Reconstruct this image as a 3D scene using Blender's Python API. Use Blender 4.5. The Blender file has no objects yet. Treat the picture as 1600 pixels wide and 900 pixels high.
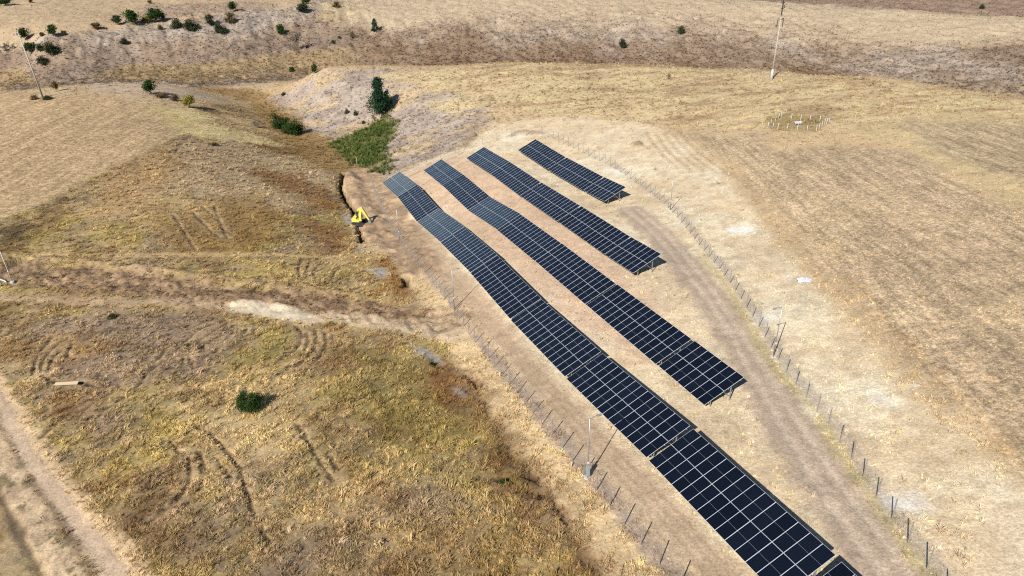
import bpy, bmesh, math, random
import numpy as np
from mathutils import Matrix, Vector

R = math.radians
random.seed(7)
rng = np.random.default_rng(11)
scene = bpy.context.scene
COL = scene.collection

# ---------------------------------------------------------------- camera
CZ = 50.0                                   # drone height above the scene datum
F_PX, PITCH, ROLL = 1153.17, 0.51374, -0.02381
fwd = Vector((0, math.cos(PITCH), -math.sin(PITCH)))
up0 = Vector((0, math.sin(PITCH), math.cos(PITCH)))
rt0 = Vector((1, 0, 0))
cam_r = rt0 * math.cos(ROLL) + up0 * math.sin(ROLL)
cam_u = up0 * math.cos(ROLL) - rt0 * math.sin(ROLL)
cam = bpy.data.cameras.new('drone_camera')
cam.sensor_width = 36.0
cam.lens = F_PX / 1600 * 36.0
cam.clip_start = 0.5
cam.clip_end = 12000
cam_ob = bpy.data.objects.new('drone_camera', cam)
COL.objects.link(cam_ob)
m = Matrix((cam_r, cam_u, -fwd)).transposed().to_4x4()
m.translation = (0, 0, CZ)
cam_ob.matrix_world = m
scene.camera = cam_ob

# ---------------------------------------------------------------- world and sun
SUN_EL, SHADOW_AZ = R(39.0), R(28.0)        # shadows run 28 degrees right of straight ahead
world = bpy.data.worlds.new('World')
scene.world = world
world.use_nodes = True
wn = world.node_tree
wn.nodes.clear()
sky = wn.nodes.new('ShaderNodeTexSky')
sky.sky_type = 'NISHITA'
sky.sun_disc = False
sky.sun_elevation = SUN_EL
sky.sun_rotation = SHADOW_AZ + math.pi
sky.altitude = 200
sky.air_density = 1.0
sky.dust_density = 0.0
sky.ozone_density = 3.0
bg = wn.nodes.new('ShaderNodeBackground')
bg.inputs['Strength'].default_value = 0.06
wo = wn.nodes.new('ShaderNodeOutputWorld')
wn.links.new(sky.outputs[0], bg.inputs[0])
wn.links.new(bg.outputs[0], wo.inputs[0])
sun = bpy.data.lights.new('sun', 'SUN')
sun.energy = 5.0
sun.angle = R(0.55)
sun.color = (1.0, 0.96, 0.90)
sun_ob = bpy.data.objects.new('sun', sun)
COL.objects.link(sun_ob)
sd = Vector((math.sin(SHADOW_AZ) * math.cos(SUN_EL), math.cos(SHADOW_AZ) * math.cos(SUN_EL), -math.sin(SUN_EL)))
sun_ob.rotation_euler = sd.to_track_quat('-Z', 'Y').to_euler()
sun_ob.location = (-60, -110, 120)
scene.view_settings.view_transform = 'Standard'
scene.view_settings.look = 'None'
scene.view_settings.exposure = 0.80
scene.view_settings.gamma = 1.0
scene.cycles.max_bounces = 6
scene.cycles.diffuse_bounces = 1
scene.cycles.glossy_bounces = 3
scene.cycles.use_denoising = False
scene.cycles.filter_width = 1.1

# ---------------------------------------------------------------- helpers
def lin(c):
    return tuple(((v / 255) / 12.92 if v / 255 <= 0.04045 else ((v / 255 + 0.055) / 1.055) ** 2.4) for v in c)

def hsh(ix, iy, seed):
    n = ix * np.uint32(374761393) + iy * np.uint32(668265263) + np.uint32(seed * 974711 & 0xFFFFFFFF)
    n = (n ^ (n >> np.uint32(13))) * np.uint32(1274126177)
    n = (n ^ (n >> np.uint32(16))) * np.uint32(2246822519)
    return (n >> np.uint32(8)).astype(np.float32) * np.float32(1 / 16777216)

def vnoise(x, y, seed=0):
    ix, iy = np.floor(x), np.floor(y)
    fx, fy = (x - ix).astype(np.float32), (y - iy).astype(np.float32)
    fx, fy = fx * fx * (3 - 2 * fx), fy * fy * (3 - 2 * fy)
    ix = ix.astype(np.int32).view(np.uint32); iy = iy.astype(np.int32).view(np.uint32)
    o = np.uint32(1)
    a, b = hsh(ix, iy, seed), hsh(ix + o, iy, seed)
    c, d = hsh(ix, iy + o, seed), hsh(ix + o, iy + o, seed)
    return a + (b - a) * fx + (c - a) * fy + (a - b - c + d) * fx * fy

def fbm(x, y, octv=4, seed=0, gain=0.5):
    s = 0.0; amp = 1.0; tot = 0.0
    for o in range(octv):
        s += amp * vnoise(x + 17.3 * o, y - 9.1 * o, seed + o * 31); tot += amp
        x, y = 1.62 * x - 1.22 * y, 1.22 * x + 1.62 * y
        amp *= gain
    return s / tot

def sstep(a, b, t):
    t = np.clip((t - a) / (b - a), 0, 1)
    return t * t * (3 - 2 * t)

def tag(o, label=None, cat=None, group=None, kind=None):
    if label: o['label'] = label
    if cat: o['category'] = cat
    if group: o['group'] = group
    if kind: o['kind'] = kind
    return o

def link(name, me, mat=None, parent=None):
    o = bpy.data.objects.new(name, me)
    COL.objects.link(o)
    if mat is not None and me is not None and not me.materials:
        me.materials.append(mat)
    if parent is not None:
        o.parent = parent
    return o

def empty(name, loc=(0, 0, 0), rz=0.0):
    o = bpy.data.objects.new(name, None)
    o.empty_display_size = 0.2
    COL.objects.link(o)
    o.location = loc
    o.rotation_euler = (0, 0, rz)
    return o

class MB:
    """collects vertices and faces for one mesh"""
    def __init__(s): s.v = []; s.f = []; s.mi = []
    def add(s, vs, fs, mi=0):
        b = len(s.v); s.v += [tuple(p) for p in vs]
        s.f += [tuple(i + b for i in f) for f in fs]; s.mi += [mi] * len(fs)
    def box(s, c, d, M=None, mi=0):
        x, y, z = (k / 2 for k in d)
        vs = [Vector((sx * x, sy * y, sz * z)) for sz in (-1, 1) for sy in (-1, 1) for sx in (-1, 1)]
        if M is not None: vs = [M @ p for p in vs]
        vs = [p + Vector(c) for p in vs]
        s.add(vs, [(0, 2, 3, 1), (4, 5, 7, 6), (0, 1, 5, 4), (2, 6, 7, 3), (0, 4, 6, 2), (1, 3, 7, 5)], mi)
    def bar(s, a, b, w, h=None, upv=(0, 0, 1), mi=0, w2=None):
        a, b = Vector(a), Vector(b); h = h or w; k = (w2 / w) if w2 else 1
        d = (b - a).normalized(); u = Vector(upv)
        if abs(d.dot(u)) > 0.98: u = Vector((1, 0, 0))
        x = d.cross(u).normalized(); y = x.cross(d)
        vs = []
        for p, q in ((a, 1), (b, k)):
            vs += [p + x * (sx * w / 2 * q) + y * (sy * h / 2 * q) for sx, sy in ((-1, -1), (1, -1), (1, 1), (-1, 1))]
        s.add(vs, [(3, 2, 1, 0), (4, 5, 6, 7), (0, 1, 5, 4), (1, 2, 6, 5), (2, 3, 7, 6), (3, 0, 4, 7)], mi)
    def tube(s, pts, rs, n=8, mi=0):
        pts = [Vector(p) for p in pts]
        if not hasattr(rs, '__len__'): rs = [rs] * len(pts)
        vs = []; fs = []
        for i, p in enumerate(pts):
            d = (pts[min(i + 1, len(pts) - 1)] - pts[max(i - 1, 0)]).normalized()
            u = Vector((0, 0, 1)) if abs(d.z) < 0.9 else Vector((1, 0, 0))
            x = d.cross(u).normalized(); y = x.cross(d)
            vs += [p + (x * math.cos(2 * math.pi * k / n) + y * math.sin(2 * math.pi * k / n)) * rs[i] for k in range(n)]
        for i in range(len(pts) - 1):
            for k in range(n):
                a, b = i * n + k, i * n + (k + 1) % n
                fs.append((a, b, b + n, a + n))
        fs.append(tuple(range(n - 1, -1, -1))); e = (len(pts) - 1) * n
        fs.append(tuple(range(e, e + n)))
        s.add(vs, fs, mi)
    def prism(s, prof, w, M=None, mi=0):
        """profile in x,z extruded w along y (centred)"""
        n = len(prof)
        vs = [Vector((x, -w / 2, z)) for x, z in prof] + [Vector((x, w / 2, z)) for x, z in prof]
        if M is not None: vs = [M @ p for p in vs]
        fs = [tuple(range(n)), tuple(range(2 * n - 1, n - 1, -1))]
        fs += [(i, i + n, (i + 1) % n + n, (i + 1) % n) for i in range(n)]
        s.add(vs, fs, mi)
    def mesh(s, name, mats=()):
        me = bpy.data.meshes.new(name)
        me.from_pydata(s.v, [], s.f)
        for mt in mats: me.materials.append(mt)
        if any(s.mi): me.polygons.foreach_set('material_index', s.mi)
        me.update()
        return me
    def build(s, name, mat, parent=None, smooth=False):
        mats = mat if isinstance(mat, (list, tuple)) else (mat,)
        me = s.mesh(name, mats)
        if smooth: me.polygons.foreach_set('use_smooth', [True] * len(me.polygons))
        return link(name, me, None, parent)

def new_mat(name):
    mt = bpy.data.materials.new(name); mt.use_nodes = True
    nt = mt.node_tree
    return mt, nt, nt.nodes['Principled BSDF']

def plain(name, rgb, rough=0.6, metal=0.0, var=0.15, scale=6.0, spec=0.4):
    """plain surface with grain: noise in object space varies colour and roughness"""
    mt, nt, p = new_mat(name)
    tc = nt.nodes.new('ShaderNodeTexCoord')
    no = nt.nodes.new('ShaderNodeTexNoise'); no.inputs['Scale'].default_value = scale; no.inputs['Detail'].default_value = 4
    mr = nt.nodes.new('ShaderNodeMapRange'); mr.inputs['To Min'].default_value = 1 - var; mr.inputs['To Max'].default_value = 1 + var
    mx = nt.nodes.new('ShaderNodeMix'); mx.data_type = 'RGBA'; mx.blend_type = 'MULTIPLY'; mx.inputs[0].default_value = 1
    mx.inputs[6].default_value = (*rgb, 1)
    nt.links.new(tc.outputs['Object'], no.inputs['Vector'])
    nt.links.new(no.outputs['Fac'], mr.inputs['Value'])
    nt.links.new(mr.outputs[0], mx.inputs[7])
    nt.links.new(mx.outputs[2], p.inputs['Base Color'])
    p.inputs['Roughness'].default_value = rough; p.inputs['Metallic'].default_value = metal
    p.inputs['Specular IOR Level'].default_value = spec
    return mt

M = {}
M['zinc'] = plain('galvanised_steel', (0.30, 0.31, 0.32), 0.45, 0.6, 0.15, 4)
M['post'] = plain('fence_steel', (0.26, 0.23, 0.20), 0.6, 0.3, 0.2, 3)
M['wire'] = plain('wire_steel', (0.30, 0.29, 0.28), 0.5, 0.4, 0.1, 3)
M['alu'] = plain('anodised_aluminium', (0.56, 0.58, 0.62), 0.35, 0.25, 0.05, 3, 0.5)
M['white'] = plain('white_paint', (0.40, 0.39, 0.37), 0.5, 0, 0.08, 5)
M['concrete'] = plain('concrete', (0.30, 0.27, 0.22), 0.85, 0, 0.18, 2.5)
M['dark_steel'] = plain('dark_steel', (0.07, 0.065, 0.06), 0.5, 0.5, 0.2, 4)
M['black'] = plain('black_rubber', (0.02, 0.02, 0.02), 0.8, 0, 0.2, 6)
M['yellow'] = plain('yellow_paint', (0.60, 0.47, 0.09), 0.4, 0, 0.12, 3)
M['glass_dark'] = plain('tinted_glass', (0.015, 0.018, 0.02), 0.08, 0, 0.05, 2, 0.6)
M['grey_box'] = plain('grey_cabinet', (0.20, 0.23, 0.23), 0.5, 0.1, 0.1, 4)
M['pale_wood'] = plain('weathered_board', (0.40, 0.31, 0.19), 0.8, 0, 0.25, 9)
M['leaf_core'] = plain('leaf_core', (0.018, 0.03, 0.01), 0.95, 0, 0.3, 4)
M['bark'] = plain('bark', (0.11, 0.08, 0.055), 0.9, 0, 0.3, 12)
M['white_bright'] = plain('fresh_white_paint', (0.50, 0.49, 0.47), 0.5, 0, 0.08, 5)
M['bag'] = plain('white_plastic', (0.36, 0.37, 0.40), 0.4, 0, 0.35, 3)
M['insulator'] = plain('insulator', (0.09, 0.06, 0.05), 0.25, 0, 0.1, 5)

# ---------------------------------------------------------------- layout of the solar rows (metres, z relative to the drone)
ROW_AZ, TILT, SLOPE = -0.348734, 0.422674, 4.578
MODW, MODP, MODL = 1.134, 1.154, 2.279
RD = Vector((math.sin(ROW_AZ), math.cos(ROW_AZ), 0)); RN = Vector((math.cos(ROW_AZ), -math.sin(ROW_AZ), 0))
OFFS = {1: 25.851, 2: 34.578, 3: 43.89, 4: 55.099}
TABLES = [[1, 152.69, -58.75, 136.87, -56.01], [1, 136.57, -55.92, 120.34, -54.62], [1, 120.1, -54.54, 104.25, -51.45],
          [1, 104.05, -51.48, 88.33, -49.05], [1, 88.13, -49.12, 72.16, -47.52], [1, 71.96, -47.58, 56.04, -45.22],
          [1, 55.64, -45.23, 39.76, -42.39], [1, 39.3, -42.38, 23.38, -40.19], [1, 22.85, -40.25, 6.8, -38.4],
          [2, 149.45, -56.07, 133.44, -54.01], [2, 133.29, -53.96, 117.33, -52.58], [2, 117.1, -52.6, 101.73, -49.72],
          [2, 101.6, -49.78, 85.71, -47.77], [2, 85.47, -47.7, 69.5, -45.95], [2, 69.0, -45.84, 52.95, -44.01],
          [2, 52.42, -43.88, 44.36, -42.98],
          [3, 147.89, -54.13, 131.89, -52.23], [3, 131.71, -52.19, 115.63, -50.76], [3, 115.16, -50.66, 99.09, -48.88],
          [3, 98.68, -48.78, 82.61, -47.16], [3, 82.37, -47.11, 74.38, -46.07],
          [4, 145.57, -53.17, 129.47, -52.14], [4, 129.01, -52.05, 112.89, -50.53], [4, 112.49, -50.45, 104.49, -49.44]]
CLEAR = 0.72                                # low edge above the ground

# ---------------------------------------------------------------- terrain
def ray(px, py):
    d = fwd + cam_r * ((px - 800) / F_PX) - cam_u * ((py - 450) / F_PX)
    return np.array(d.normalized())

def at_z(px, py, z):
    d = ray(px, py); t = z / d[2]
    return (d[0] * t, d[1] * t, z)

def polar(px, dist, z):
    d = ray(px, 100); h = math.hypot(d[0], d[1])
    return (d[0] / h * dist, d[1] / h * dist, z)

ctrl = []
for r, s1, z1, s2, z2 in TABLES:
    for s, z in ((s1, z1), ((s1 + s2) / 2, (z1 + z2) / 2), (s2, z2)):
        p = RD * s + RN * OFFS[r]
        ctrl.append((p.x, p.y, z - CLEAR))
        if r == 4 or (r == 3 and s > 100):
            q = RD * s + RN * (OFFS[r] + 4)
            ctrl.append((q.x, q.y, z - CLEAR + 0.15))
for px, py, z in [
    (0, 900, -47.5), (200, 900, -46), (450, 890, -45), (700, 890, -43.8), (850, 890, -43.3),
    (0, 700, -48.5), (150, 750, -47.7), (300, 700, -47.5), (500, 650, -47.6), (650, 600, -48.6), (700, 700, -46.5),
    (0, 560, -49.5), (200, 560, -49.6), (400, 635, -48.2), (400, 540, -50), (600, 520, -50.5),
    (1045, 899, -42.2), (918, 746, -44.1), (803, 610, -47.3), (735, 527, -49.4), (680, 440, -52.1), (625, 376, -54.6),
    (600, 330, -57.2), (575, 300, -59.2), (560, 275, -60.6),
    (100, 430, -50.5), (0, 430, -50.3), (300, 450, -51), (500, 450, -51.6), (600, 430, -52.6),
    (300, 380, -51.6), (450, 380, -53), (540, 390, -54.2),
    (553, 365, -55.6), (567, 335, -57.2), (535, 300, -59.6), (530, 265, -61.6),
    (480, 300, -57.2), (400, 300, -54.6), (300, 300, -53), (200, 330, -51.6), (100, 340, -51), (0, 340, -50.5),
    (480, 250, -61), (400, 240, -58.5), (330, 220, -56), (250, 220, -53.6), (150, 230, -52.2), (50, 230, -51.5),
    (0, 180, -52), (100, 180, -52.5), (200, 170, -54), (260, 165, -56), (300, 190, -57.6), (370, 200, -61), (430, 215, -64),
    (500, 235, -64), (470, 205, -66), (440, 180, -67.6), (400, 160, -69), (60, 140, -53.6), (150, 133, -55), (250, 132, -57), (320, 146, -61.5),
    (200, 116, -71), (350, 122, -72), (420, 124, -72.5), (50, 116, -70), (-150, 130, -68), (-150, 200, -52), (-300, 400, -49),
    (480, 122, -61), (600, 105, -58.2), (800, 98, -55.6), (1000, 100.5, -54), (1200, 109, -51.6), (1400, 123, -48.6), (1600, 150, -45), (1800, 190, -41),
    (462, 150, -66.3), (520, 150, -62.2), (600, 140, -59.2), (600, 180, -63), (560, 190, -65), (530, 215, -65.5), (550, 235, -64), (585, 215, -63),
    (650, 200, -60.6), (700, 180, -58.2), (750, 170, -56.2), (680, 230, -59.2), (620, 255, -61.2), (590, 265, -61.6),
    (700, 140, -57), (800, 150, -55), (780, 210, -55), (900, 150, -53.6), (850, 205, -54),
    (1000, 130, -53), (1206, 123, -50.5), (1245, 190, -47.7), (1100, 200, -50), (1000, 250, -50.6), (1400, 160, -46), (1600, 200, -42.5),
    (1500, 250, -42.6), (1300, 300, -44.6), (1150, 330, -47), (1600, 400, -40), (1400, 450, -41.6), (1250, 440, -44), (1600, 600, -38.6),
    (1400, 600, -41), (1600, 900, -38.6), (1500, 750, -39.6), (1456, 897, -39.6), (1353, 755, -41), (1207, 557, -43.7), (1100, 385, -47),
    (1050, 328, -48.4), (1320, 900, -40.6),
    (800, 90, -72), (800, 60, -68), (800, 40, -65.2), (800, 20, -63.5), (800, 0, -62),
    (600, 90, -73), (600, 60, -68), (600, 30, -63), (600, 0, -60.5), (480, 100, -73), (450, 60, -67), (480, 12, -58.5),
    (350, 108, -72), (350, 70, -66), (350, 30, -59), (350, 0, -57.5), (200, 103, -70.5), (200, 70, -64), (200, 42, -58.5), (200, 20, -58), (200, 0, -57.5),
    (50, 102, -69), (50, 75, -62), (30, 40, -58), (0, 0, -55),
    (1000, 85, -71), (1000, 55, -67), (1000, 30, -64), (1000, 0, -62.5), (1200, 95, -69.5), (1200, 60, -66), (1200, 25, -63.5), (1200, 6, -62),
    (1400, 110, -66.5), (1400, 70, -63.5), (1400, 30, -61), (1400, 18, -60), (1600, 138, -62), (1600, 100, -60.5), (1600, 60, -59), (1600, 28, -57.5)]:
    ctrl.append(at_z(px, py, z))
for a in [(480, 345, -74), (600, 330, -75), (800, 318, -74), (1000, 305, -73), (1200, 285, -71), (1400, 262, -67.5), (1600, 238, -63),
          (1200, 470, -67), (1400, 455, -67), (1600, 430, -66), (-200, 430, -60), (-600, 400, -58), (2000, 330, -55), (2400, 250, -40),
          (0, 620, -54), (400, 620, -56), (800, 620, -57), (1200, 620, -58), (1600, 620, -58),
          (-400, 1100, -52), (400, 1100, -54), (1200, 1100, -55), (2000, 1100, -52), (800, 2600, -52), (-1000, 2600, -50), (2600, 2600, -50), (800, 6500, -70), (-1000, 6000, -70), (2600, 6000, -70)]:
    ctrl.append(polar(*a))
ctrl += [(-100, 20, -48), (-40, 0, -46), (0, 0, -41), (40, 0, -36.5), (90, 20, -33), (0, -80, -34), (-100, -80, -44), (100, -80, -26), (160, 120, -34), (-220, 80, -50),
         (-500, 0, -50), (500, 0, -25)]
ctrl = np.array(ctrl)
MQ = 9.0
def kern(dx, dy): return np.sqrt(dx * dx + dy * dy + MQ * MQ)
nC = len(ctrl)
Am = np.zeros((nC + 3, nC + 3))
Am[:nC, :nC] = kern(ctrl[:, None, 0] - ctrl[None, :, 0], ctrl[:, None, 1] - ctrl[None, :, 1]) - 0.35 * np.eye(nC)
Am[:nC, nC:] = np.c_[np.ones(nC), ctrl[:, 0] / 100, ctrl[:, 1] / 100]
Am[nC:, :nC] = Am[:nC, nC:].T
Wt = np.linalg.solve(Am, np.r_[ctrl[:, 2], 0, 0, 0])
cx32, cy32, w32 = ctrl[:, 0].astype(np.float32), ctrl[:, 1].astype(np.float32), Wt[:nC].astype(np.float32)

def zbase(x, y):
    """terrain height relative to the drone"""
    x = np.atleast_1d(np.asarray(x, dtype=np.float64)); y = np.atleast_1d(np.asarray(y, dtype=np.float64))
    z = Wt[nC] + Wt[nC + 1] * x / 100 + Wt[nC + 2] * y / 100
    if len(x) < 2000:
        return z + kern(x[:, None] - ctrl[None, :, 0], y[:, None] - ctrl[None, :, 1]) @ Wt[:nC]
    for i in range(nC):
        z += Wt[i] * kern(x - ctrl[i, 0], y - ctrl[i, 1])
    return z

TT = 18 * 1.012 ** np.arange(380)
TT = TT[TT < 1400]
def at(px, py):
    """where the sight line through a photo point meets the terrain: world (x, y, z)"""
    d = ray(px, py)
    g = d[2] * TT - zbase(d[0] * TT, d[1] * TT)
    k = np.argmax(g < 0) if (g < 0).any() else len(TT) - 1
    a, b = TT[max(k - 1, 0)], TT[k]
    for _ in range(14):
        c = (a + b) / 2
        if d[2] * c - zbase(d[0] * c, d[1] * c)[0] < 0: b = c
        else: a = c
    return Vector((d[0] * b, d[1] * b, d[2] * b + CZ))

def gz(x, y): return float(zbase(x, y)[0]) + CZ
def pts2(lst): return np.array([at(*p)[:2] for p in lst])
def px_m(px, py):
    """metres per photo pixel at that ground point"""
    p = at(px, py); return (Vector(p) - Vector((0, 0, CZ))).dot(fwd) / F_PX

# ground grid: one sheet, finer where the photo looks
ys = np.r_[np.linspace(-140, 17, 20), 20 * (640 / 20) ** (np.arange(880) / 879), 640 * (7000 / 640) ** (np.arange(1, 36) / 35)]
us = np.r_[-6, -3.5, -2.2, -1.6, -1.25, np.linspace(-1.05, 1.05, 1120), 1.25, 1.6, 2.2, 3.5, 6]
hw = 0.86 * np.maximum(ys, 0) + 30
NX, NY = len(us), len(ys)
X = (us[None, :] * hw[:, None]); Y = np.repeat(ys[:, None], NX, 1)
X = X.ravel(); Y = Y.ravel()
Zr = zbase(X, Y)
D = np.hypot(X, Y)
AZ = np.degrees(np.arctan2(X, np.maximum(Y, 1e-3)))
front = (Y > 15) & (np.abs(AZ) < 50)

# colour, grass cover, stubble rows, roughness of every ground point
K = 0.60                                    # photo brightness -> base colour
def C(r, g, b):
    c = np.array(lin((r, g, b))) * K; l = c @ np.array([0.3, 0.59, 0.11])
    return l + (c - l) * 0.84
col = np.tile(C(212, 180, 132), (len(X), 1))
grass = np.full(len(X), 0.5)
stubR = np.zeros(len(X)); stubL = np.zeros(len(X)); rough = np.full(len(X), 0.3)
dz = np.zeros(len(X))

def sd_seg(x, y, P, closed):
    d = np.full(len(x), 1e9); ins = np.zeros(len(x), bool)
    n = len(P)
    for i in range(n if closed else n - 1):
        ax, ay = P[i]; bx, by = P[(i + 1) % n]
        ex, ey = bx - ax, by - ay
        t = np.clip(((x - ax) * ex + (y - ay) * ey) / (ex * ex + ey * ey + 1e-12), 0, 1)
        d = np.minimum(d, np.hypot(x - ax - t * ex, y - ay - t * ey))
        if closed and ay != by:
            c = ((ay > y) != (by > y)) & (x < (bx - ax) * (y - ay) / (by - ay) + ax)
            ins ^= c
    return np.where(ins, -d, d) if closed else d

def area(pts, soft=1.5, rag=1.5, rs=3.0, seed=1, world_pts=False):
    P = np.array(pts) if world_pts else pts2(pts)
    mg = soft + rag
    i = np.where((X > P[:, 0].min() - mg) & (X < P[:, 0].max() + mg) & (Y > P[:, 1].min() - mg) & (Y < P[:, 1].max() + mg))[0]
    s = sd_seg(X[i], Y[i], P, True) + (fbm(X[i] / rs, Y[i] / rs, 3, seed) - 0.5) * 2 * rag
    w = sstep(soft, -soft, s)
    k = w > 0.003
    return i[k], w[k]

def smooth_line(P, n=6):
    P = np.array(P); out = []
    for i in range(len(P) - 1):
        p0, p1, p2, p3 = P[max(i - 1, 0)], P[i], P[i + 1], P[min(i + 2, len(P) - 1)]
        for t in np.arange(n) / n:
            out.append(0.5 * (2 * p1 + (p2 - p0) * t + (2 * p0 - 5 * p1 + 4 * p2 - p3) * t * t + (3 * p1 - p0 - 3 * p2 + p3) * t ** 3))
    out.append(P[-1]); return np.array(out)

def line(pts, width, soft=0.5, rag=0.4, rs=1.5, seed=2, n=4):
    P = smooth_line(pts2(pts), n)
    mg = width / 2 + soft + rag
    i = np.where((X > P[:, 0].min() - mg) & (X < P[:, 0].max() + mg) & (Y > P[:, 1].min() - mg) & (Y < P[:, 1].max() + mg))[0]
    s = sd_seg(X[i], Y[i], P, False) - width / 2 + (fbm(X[i] / rs, Y[i] / rs, 3, seed) - 0.5) * 2 * rag
    w = sstep(soft, -soft, s)
    k = w > 0.003
    return i[k], w[k]

def paint(iw, c, k=1.0, g=None, ro=None):
    i, w = iw; w = w * k
    col[i] += (np.array(c) - col[i]) * w[:, None]
    if g is not None: grass[i] += (g - grass[i]) * w
    if ro is not None: rough[i] += (ro - rough[i]) * w

def dig(iw, depth):
    i, w = iw; dz[i] -= depth * w

n1 = fbm(X / 9, Y / 9, 4, 5); n2 = fbm(X / 4, Y / 4, 4, 9); n3 = fbm(X / 25, Y / 25, 3, 14); n4 = fbm(X / 1.4, Y / 1.4, 3, 21); n5 = fbm(X / 15, Y / 40, 4, 33)

# -- far side: valley floor, hillside, fields above it
crest_az = [math.degrees(math.atan2(ray(p, 120)[0], ray(p, 120)[1])) for p in (-300, 0, 250, 330, 430, 480, 600, 800, 1000, 1200, 1400, 1600, 1900)]
crest_d = np.interp(AZ, crest_az, [270, 278, 280, 292, 300, 296, 272, 258, 244, 228, 210, 200, 190])
far = sstep(6, 20, D - crest_d) * front
def mixw(w, c, g=None, ro=None):
    k = w > 0.003; paint((np.where(k)[0], w[k]), c, 1, g, ro)
hill_n = np.clip((n5 - 0.5) * 3 + (n2 - 0.5) * 1.6, -1, 1)
mixw(far, C(174, 148, 120), 0.8, 0.8)
mixw(far * sstep(-0.1, 0.7, hill_n), C(190, 168, 146))
mixw(far * sstep(0.1, 0.9, -hill_n), C(152, 124, 96))
left_f = sstep(-9, -13, AZ)
slope_hi = sstep(-66.5, -61, Zr) * far * front
mixw(slope_hi * left_f * sstep(0.3, 0.55, n3), C(188, 168, 148))
paint(area([(-260, 100), (0, 74), (100, 58), (200, 41), (300, 30), (400, 16), (480, 8), (530, -10), (300, -40), (-260, -60)], 3, 3, 8), C(198, 168, 126), 1, 0.25, 0.3)
paint(area([(232, 8), (420, 3), (425, 11), (330, 24), (262, 30), (195, 37)], 3, 4, 8), C(176, 148, 122), 0.8, 0.5, 0.6)
paint(area([(-50, 17), (60, 3), (110, -8), (90, -3), (0, 10), (-60, 12)], 1.5, 1), C(226, 198, 156), 0.8, 0.05)
paint(area([(500, 4), (560, -8), (590, 14), (540, 40), (500, 30)], 5, 6, 9), C(202, 174, 116), 0.6, 0.3)
mid_f = 1 - left_f
mixw(sstep(-67.5, -62.5, Zr + (n1 - 0.5) * 4) * far * mid_f * sstep(325, 350, D), C(206, 180, 142), 0.3, 0.4)
mixw(0.7 * sstep(-66.5, -72.5, Zr + (n1 - 0.5) * 5) * far * mid_f, C(150, 118, 86), 0.8, 0.9)
mixw(sstep(-62, -69, Zr) * far * left_f * 0.6, C(158, 132, 110))
mixw(sstep(15, 45, D - crest_d) * left_f * sstep(-69.6, -70.8, Zr) * front, C(180, 150, 104), 0.8, 0.6)
mixw(sstep(450, 462, D) * sstep(2, 6, AZ) * front * (D < 540), C(158, 130, 106), 0.5, 0.6)

# -- left: stubble field, its grass verge, wild grass around the gully
paint(area([(-260, 150), (0, 136), (70, 150), (150, 146), (225, 163), (275, 188), (282, 212), (232, 238), (150, 275), (80, 312), (0, 345), (-260, 430)], 1.5, 1.2), C(202, 168, 118), 1, 0.6, 0.35)
i, w = area([(-260, 150), (0, 136), (70, 150), (150, 146), (225, 163), (275, 188), (282, 212), (232, 238), (150, 275), (80, 312), (0, 345), (-260, 430)], 1.5, 1.2); stubL[i] = w
wild = area([(-300, 440), (0, 345), (80, 312), (150, 275), (232, 238), (282, 212), (350, 212), (470, 240), (528, 262), (535, 300), (545, 345), (558, 380), (600, 400), (640, 440), (660, 480), (715, 560), (770, 650), (850, 760), (905, 850), (945, 920), (600, 1000), (-300, 960)], 1.2, 1.0)
i, w = wild
paint(wild, C(214, 184, 98), 1, 1.0, 0.55)
def patch(c, f, thr, wd=0.12, k=0.8): col[i] += (c - col[i]) * (k * w * sstep(thr - wd, thr + wd, f))[:, None]
patch(C(184, 160, 80), n1[i], 0.54, 0.14, 0.8)
patch(C(184, 158, 126), fbm(X[i] / 11, Y[i] / 11, 4, 407, 0.6), 0.55, 0.10, 0.75)
patch(C(228, 192, 128), fbm(X[i] / 9, Y[i] / 14, 4, 417, 0.6), 0.60, 0.08, 0.75)
patch(C(150, 112, 66), fbm(X[i] / 8, Y[i] / 8, 4, 427, 0.6), 0.62, 0.08, 0.7)
patch(C(172, 144, 116), fbm(X[i] / 6, Y[i] / 6, 5, 77, 0.65), 0.58, 0.18, 0.65)
patch(C(222, 186, 122), fbm(X[i] / 4, Y[i] / 5, 5, 101, 0.7), 0.58, 0.14, 0.7)
patch(C(150, 108, 62), fbm(X[i] / 5, Y[i] / 5, 5, 131, 0.7), 0.62, 0.12, 0.5)
patch(C(132, 110, 62), fbm(X[i] / 1.6, Y[i] / 1.6, 4, 161, 0.7), 0.62, 0.12, 0.5)
# named patches of the wild grass
paint(area([(150, 290), (240, 238), (300, 214), (400, 226), (500, 262), (528, 300), (470, 322), (380, 318), (300, 300), (220, 318)], 3.5, 3.5, 3), C(214, 184, 140), 0.75)
paint(area([(40, 520), (120, 500), (300, 482), (380, 498), (370, 550), (240, 605), (90, 605)], 2.5, 2.5, 2.5), C(172, 144, 118), 0.7, 0.9, 1.1)
def pp(pts, c, k=0.85, g=None, soft=2.6, rag=2.6, ro=None, seed=1): paint(area(pts, soft, rag, 2.0, seed), c, k, g, ro)
pp([(170, 270), (260, 230), (290, 260), (230, 320), (150, 340)], C(212, 172, 112))
pp([(230, 165), (300, 172), (400, 215), (330, 222), (285, 208)], C(214, 186, 112), 0.9, 0.3)
pp([(255, 340), (400, 300), (440, 340), (400, 400), (270, 395)], C(172, 134, 66), 0.7)
pp([(380, 262), (470, 275), (540, 310), (520, 330), (420, 290)], C(158, 110, 54), 0.75)
pp([(470, 345), (520, 352), (545, 390), (505, 396)], C(150, 100, 52), 0.75)
pp([(0, 360), (40, 352), (52, 375), (0, 392)], C(96, 80, 52), 0.85, 1.0)
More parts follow.
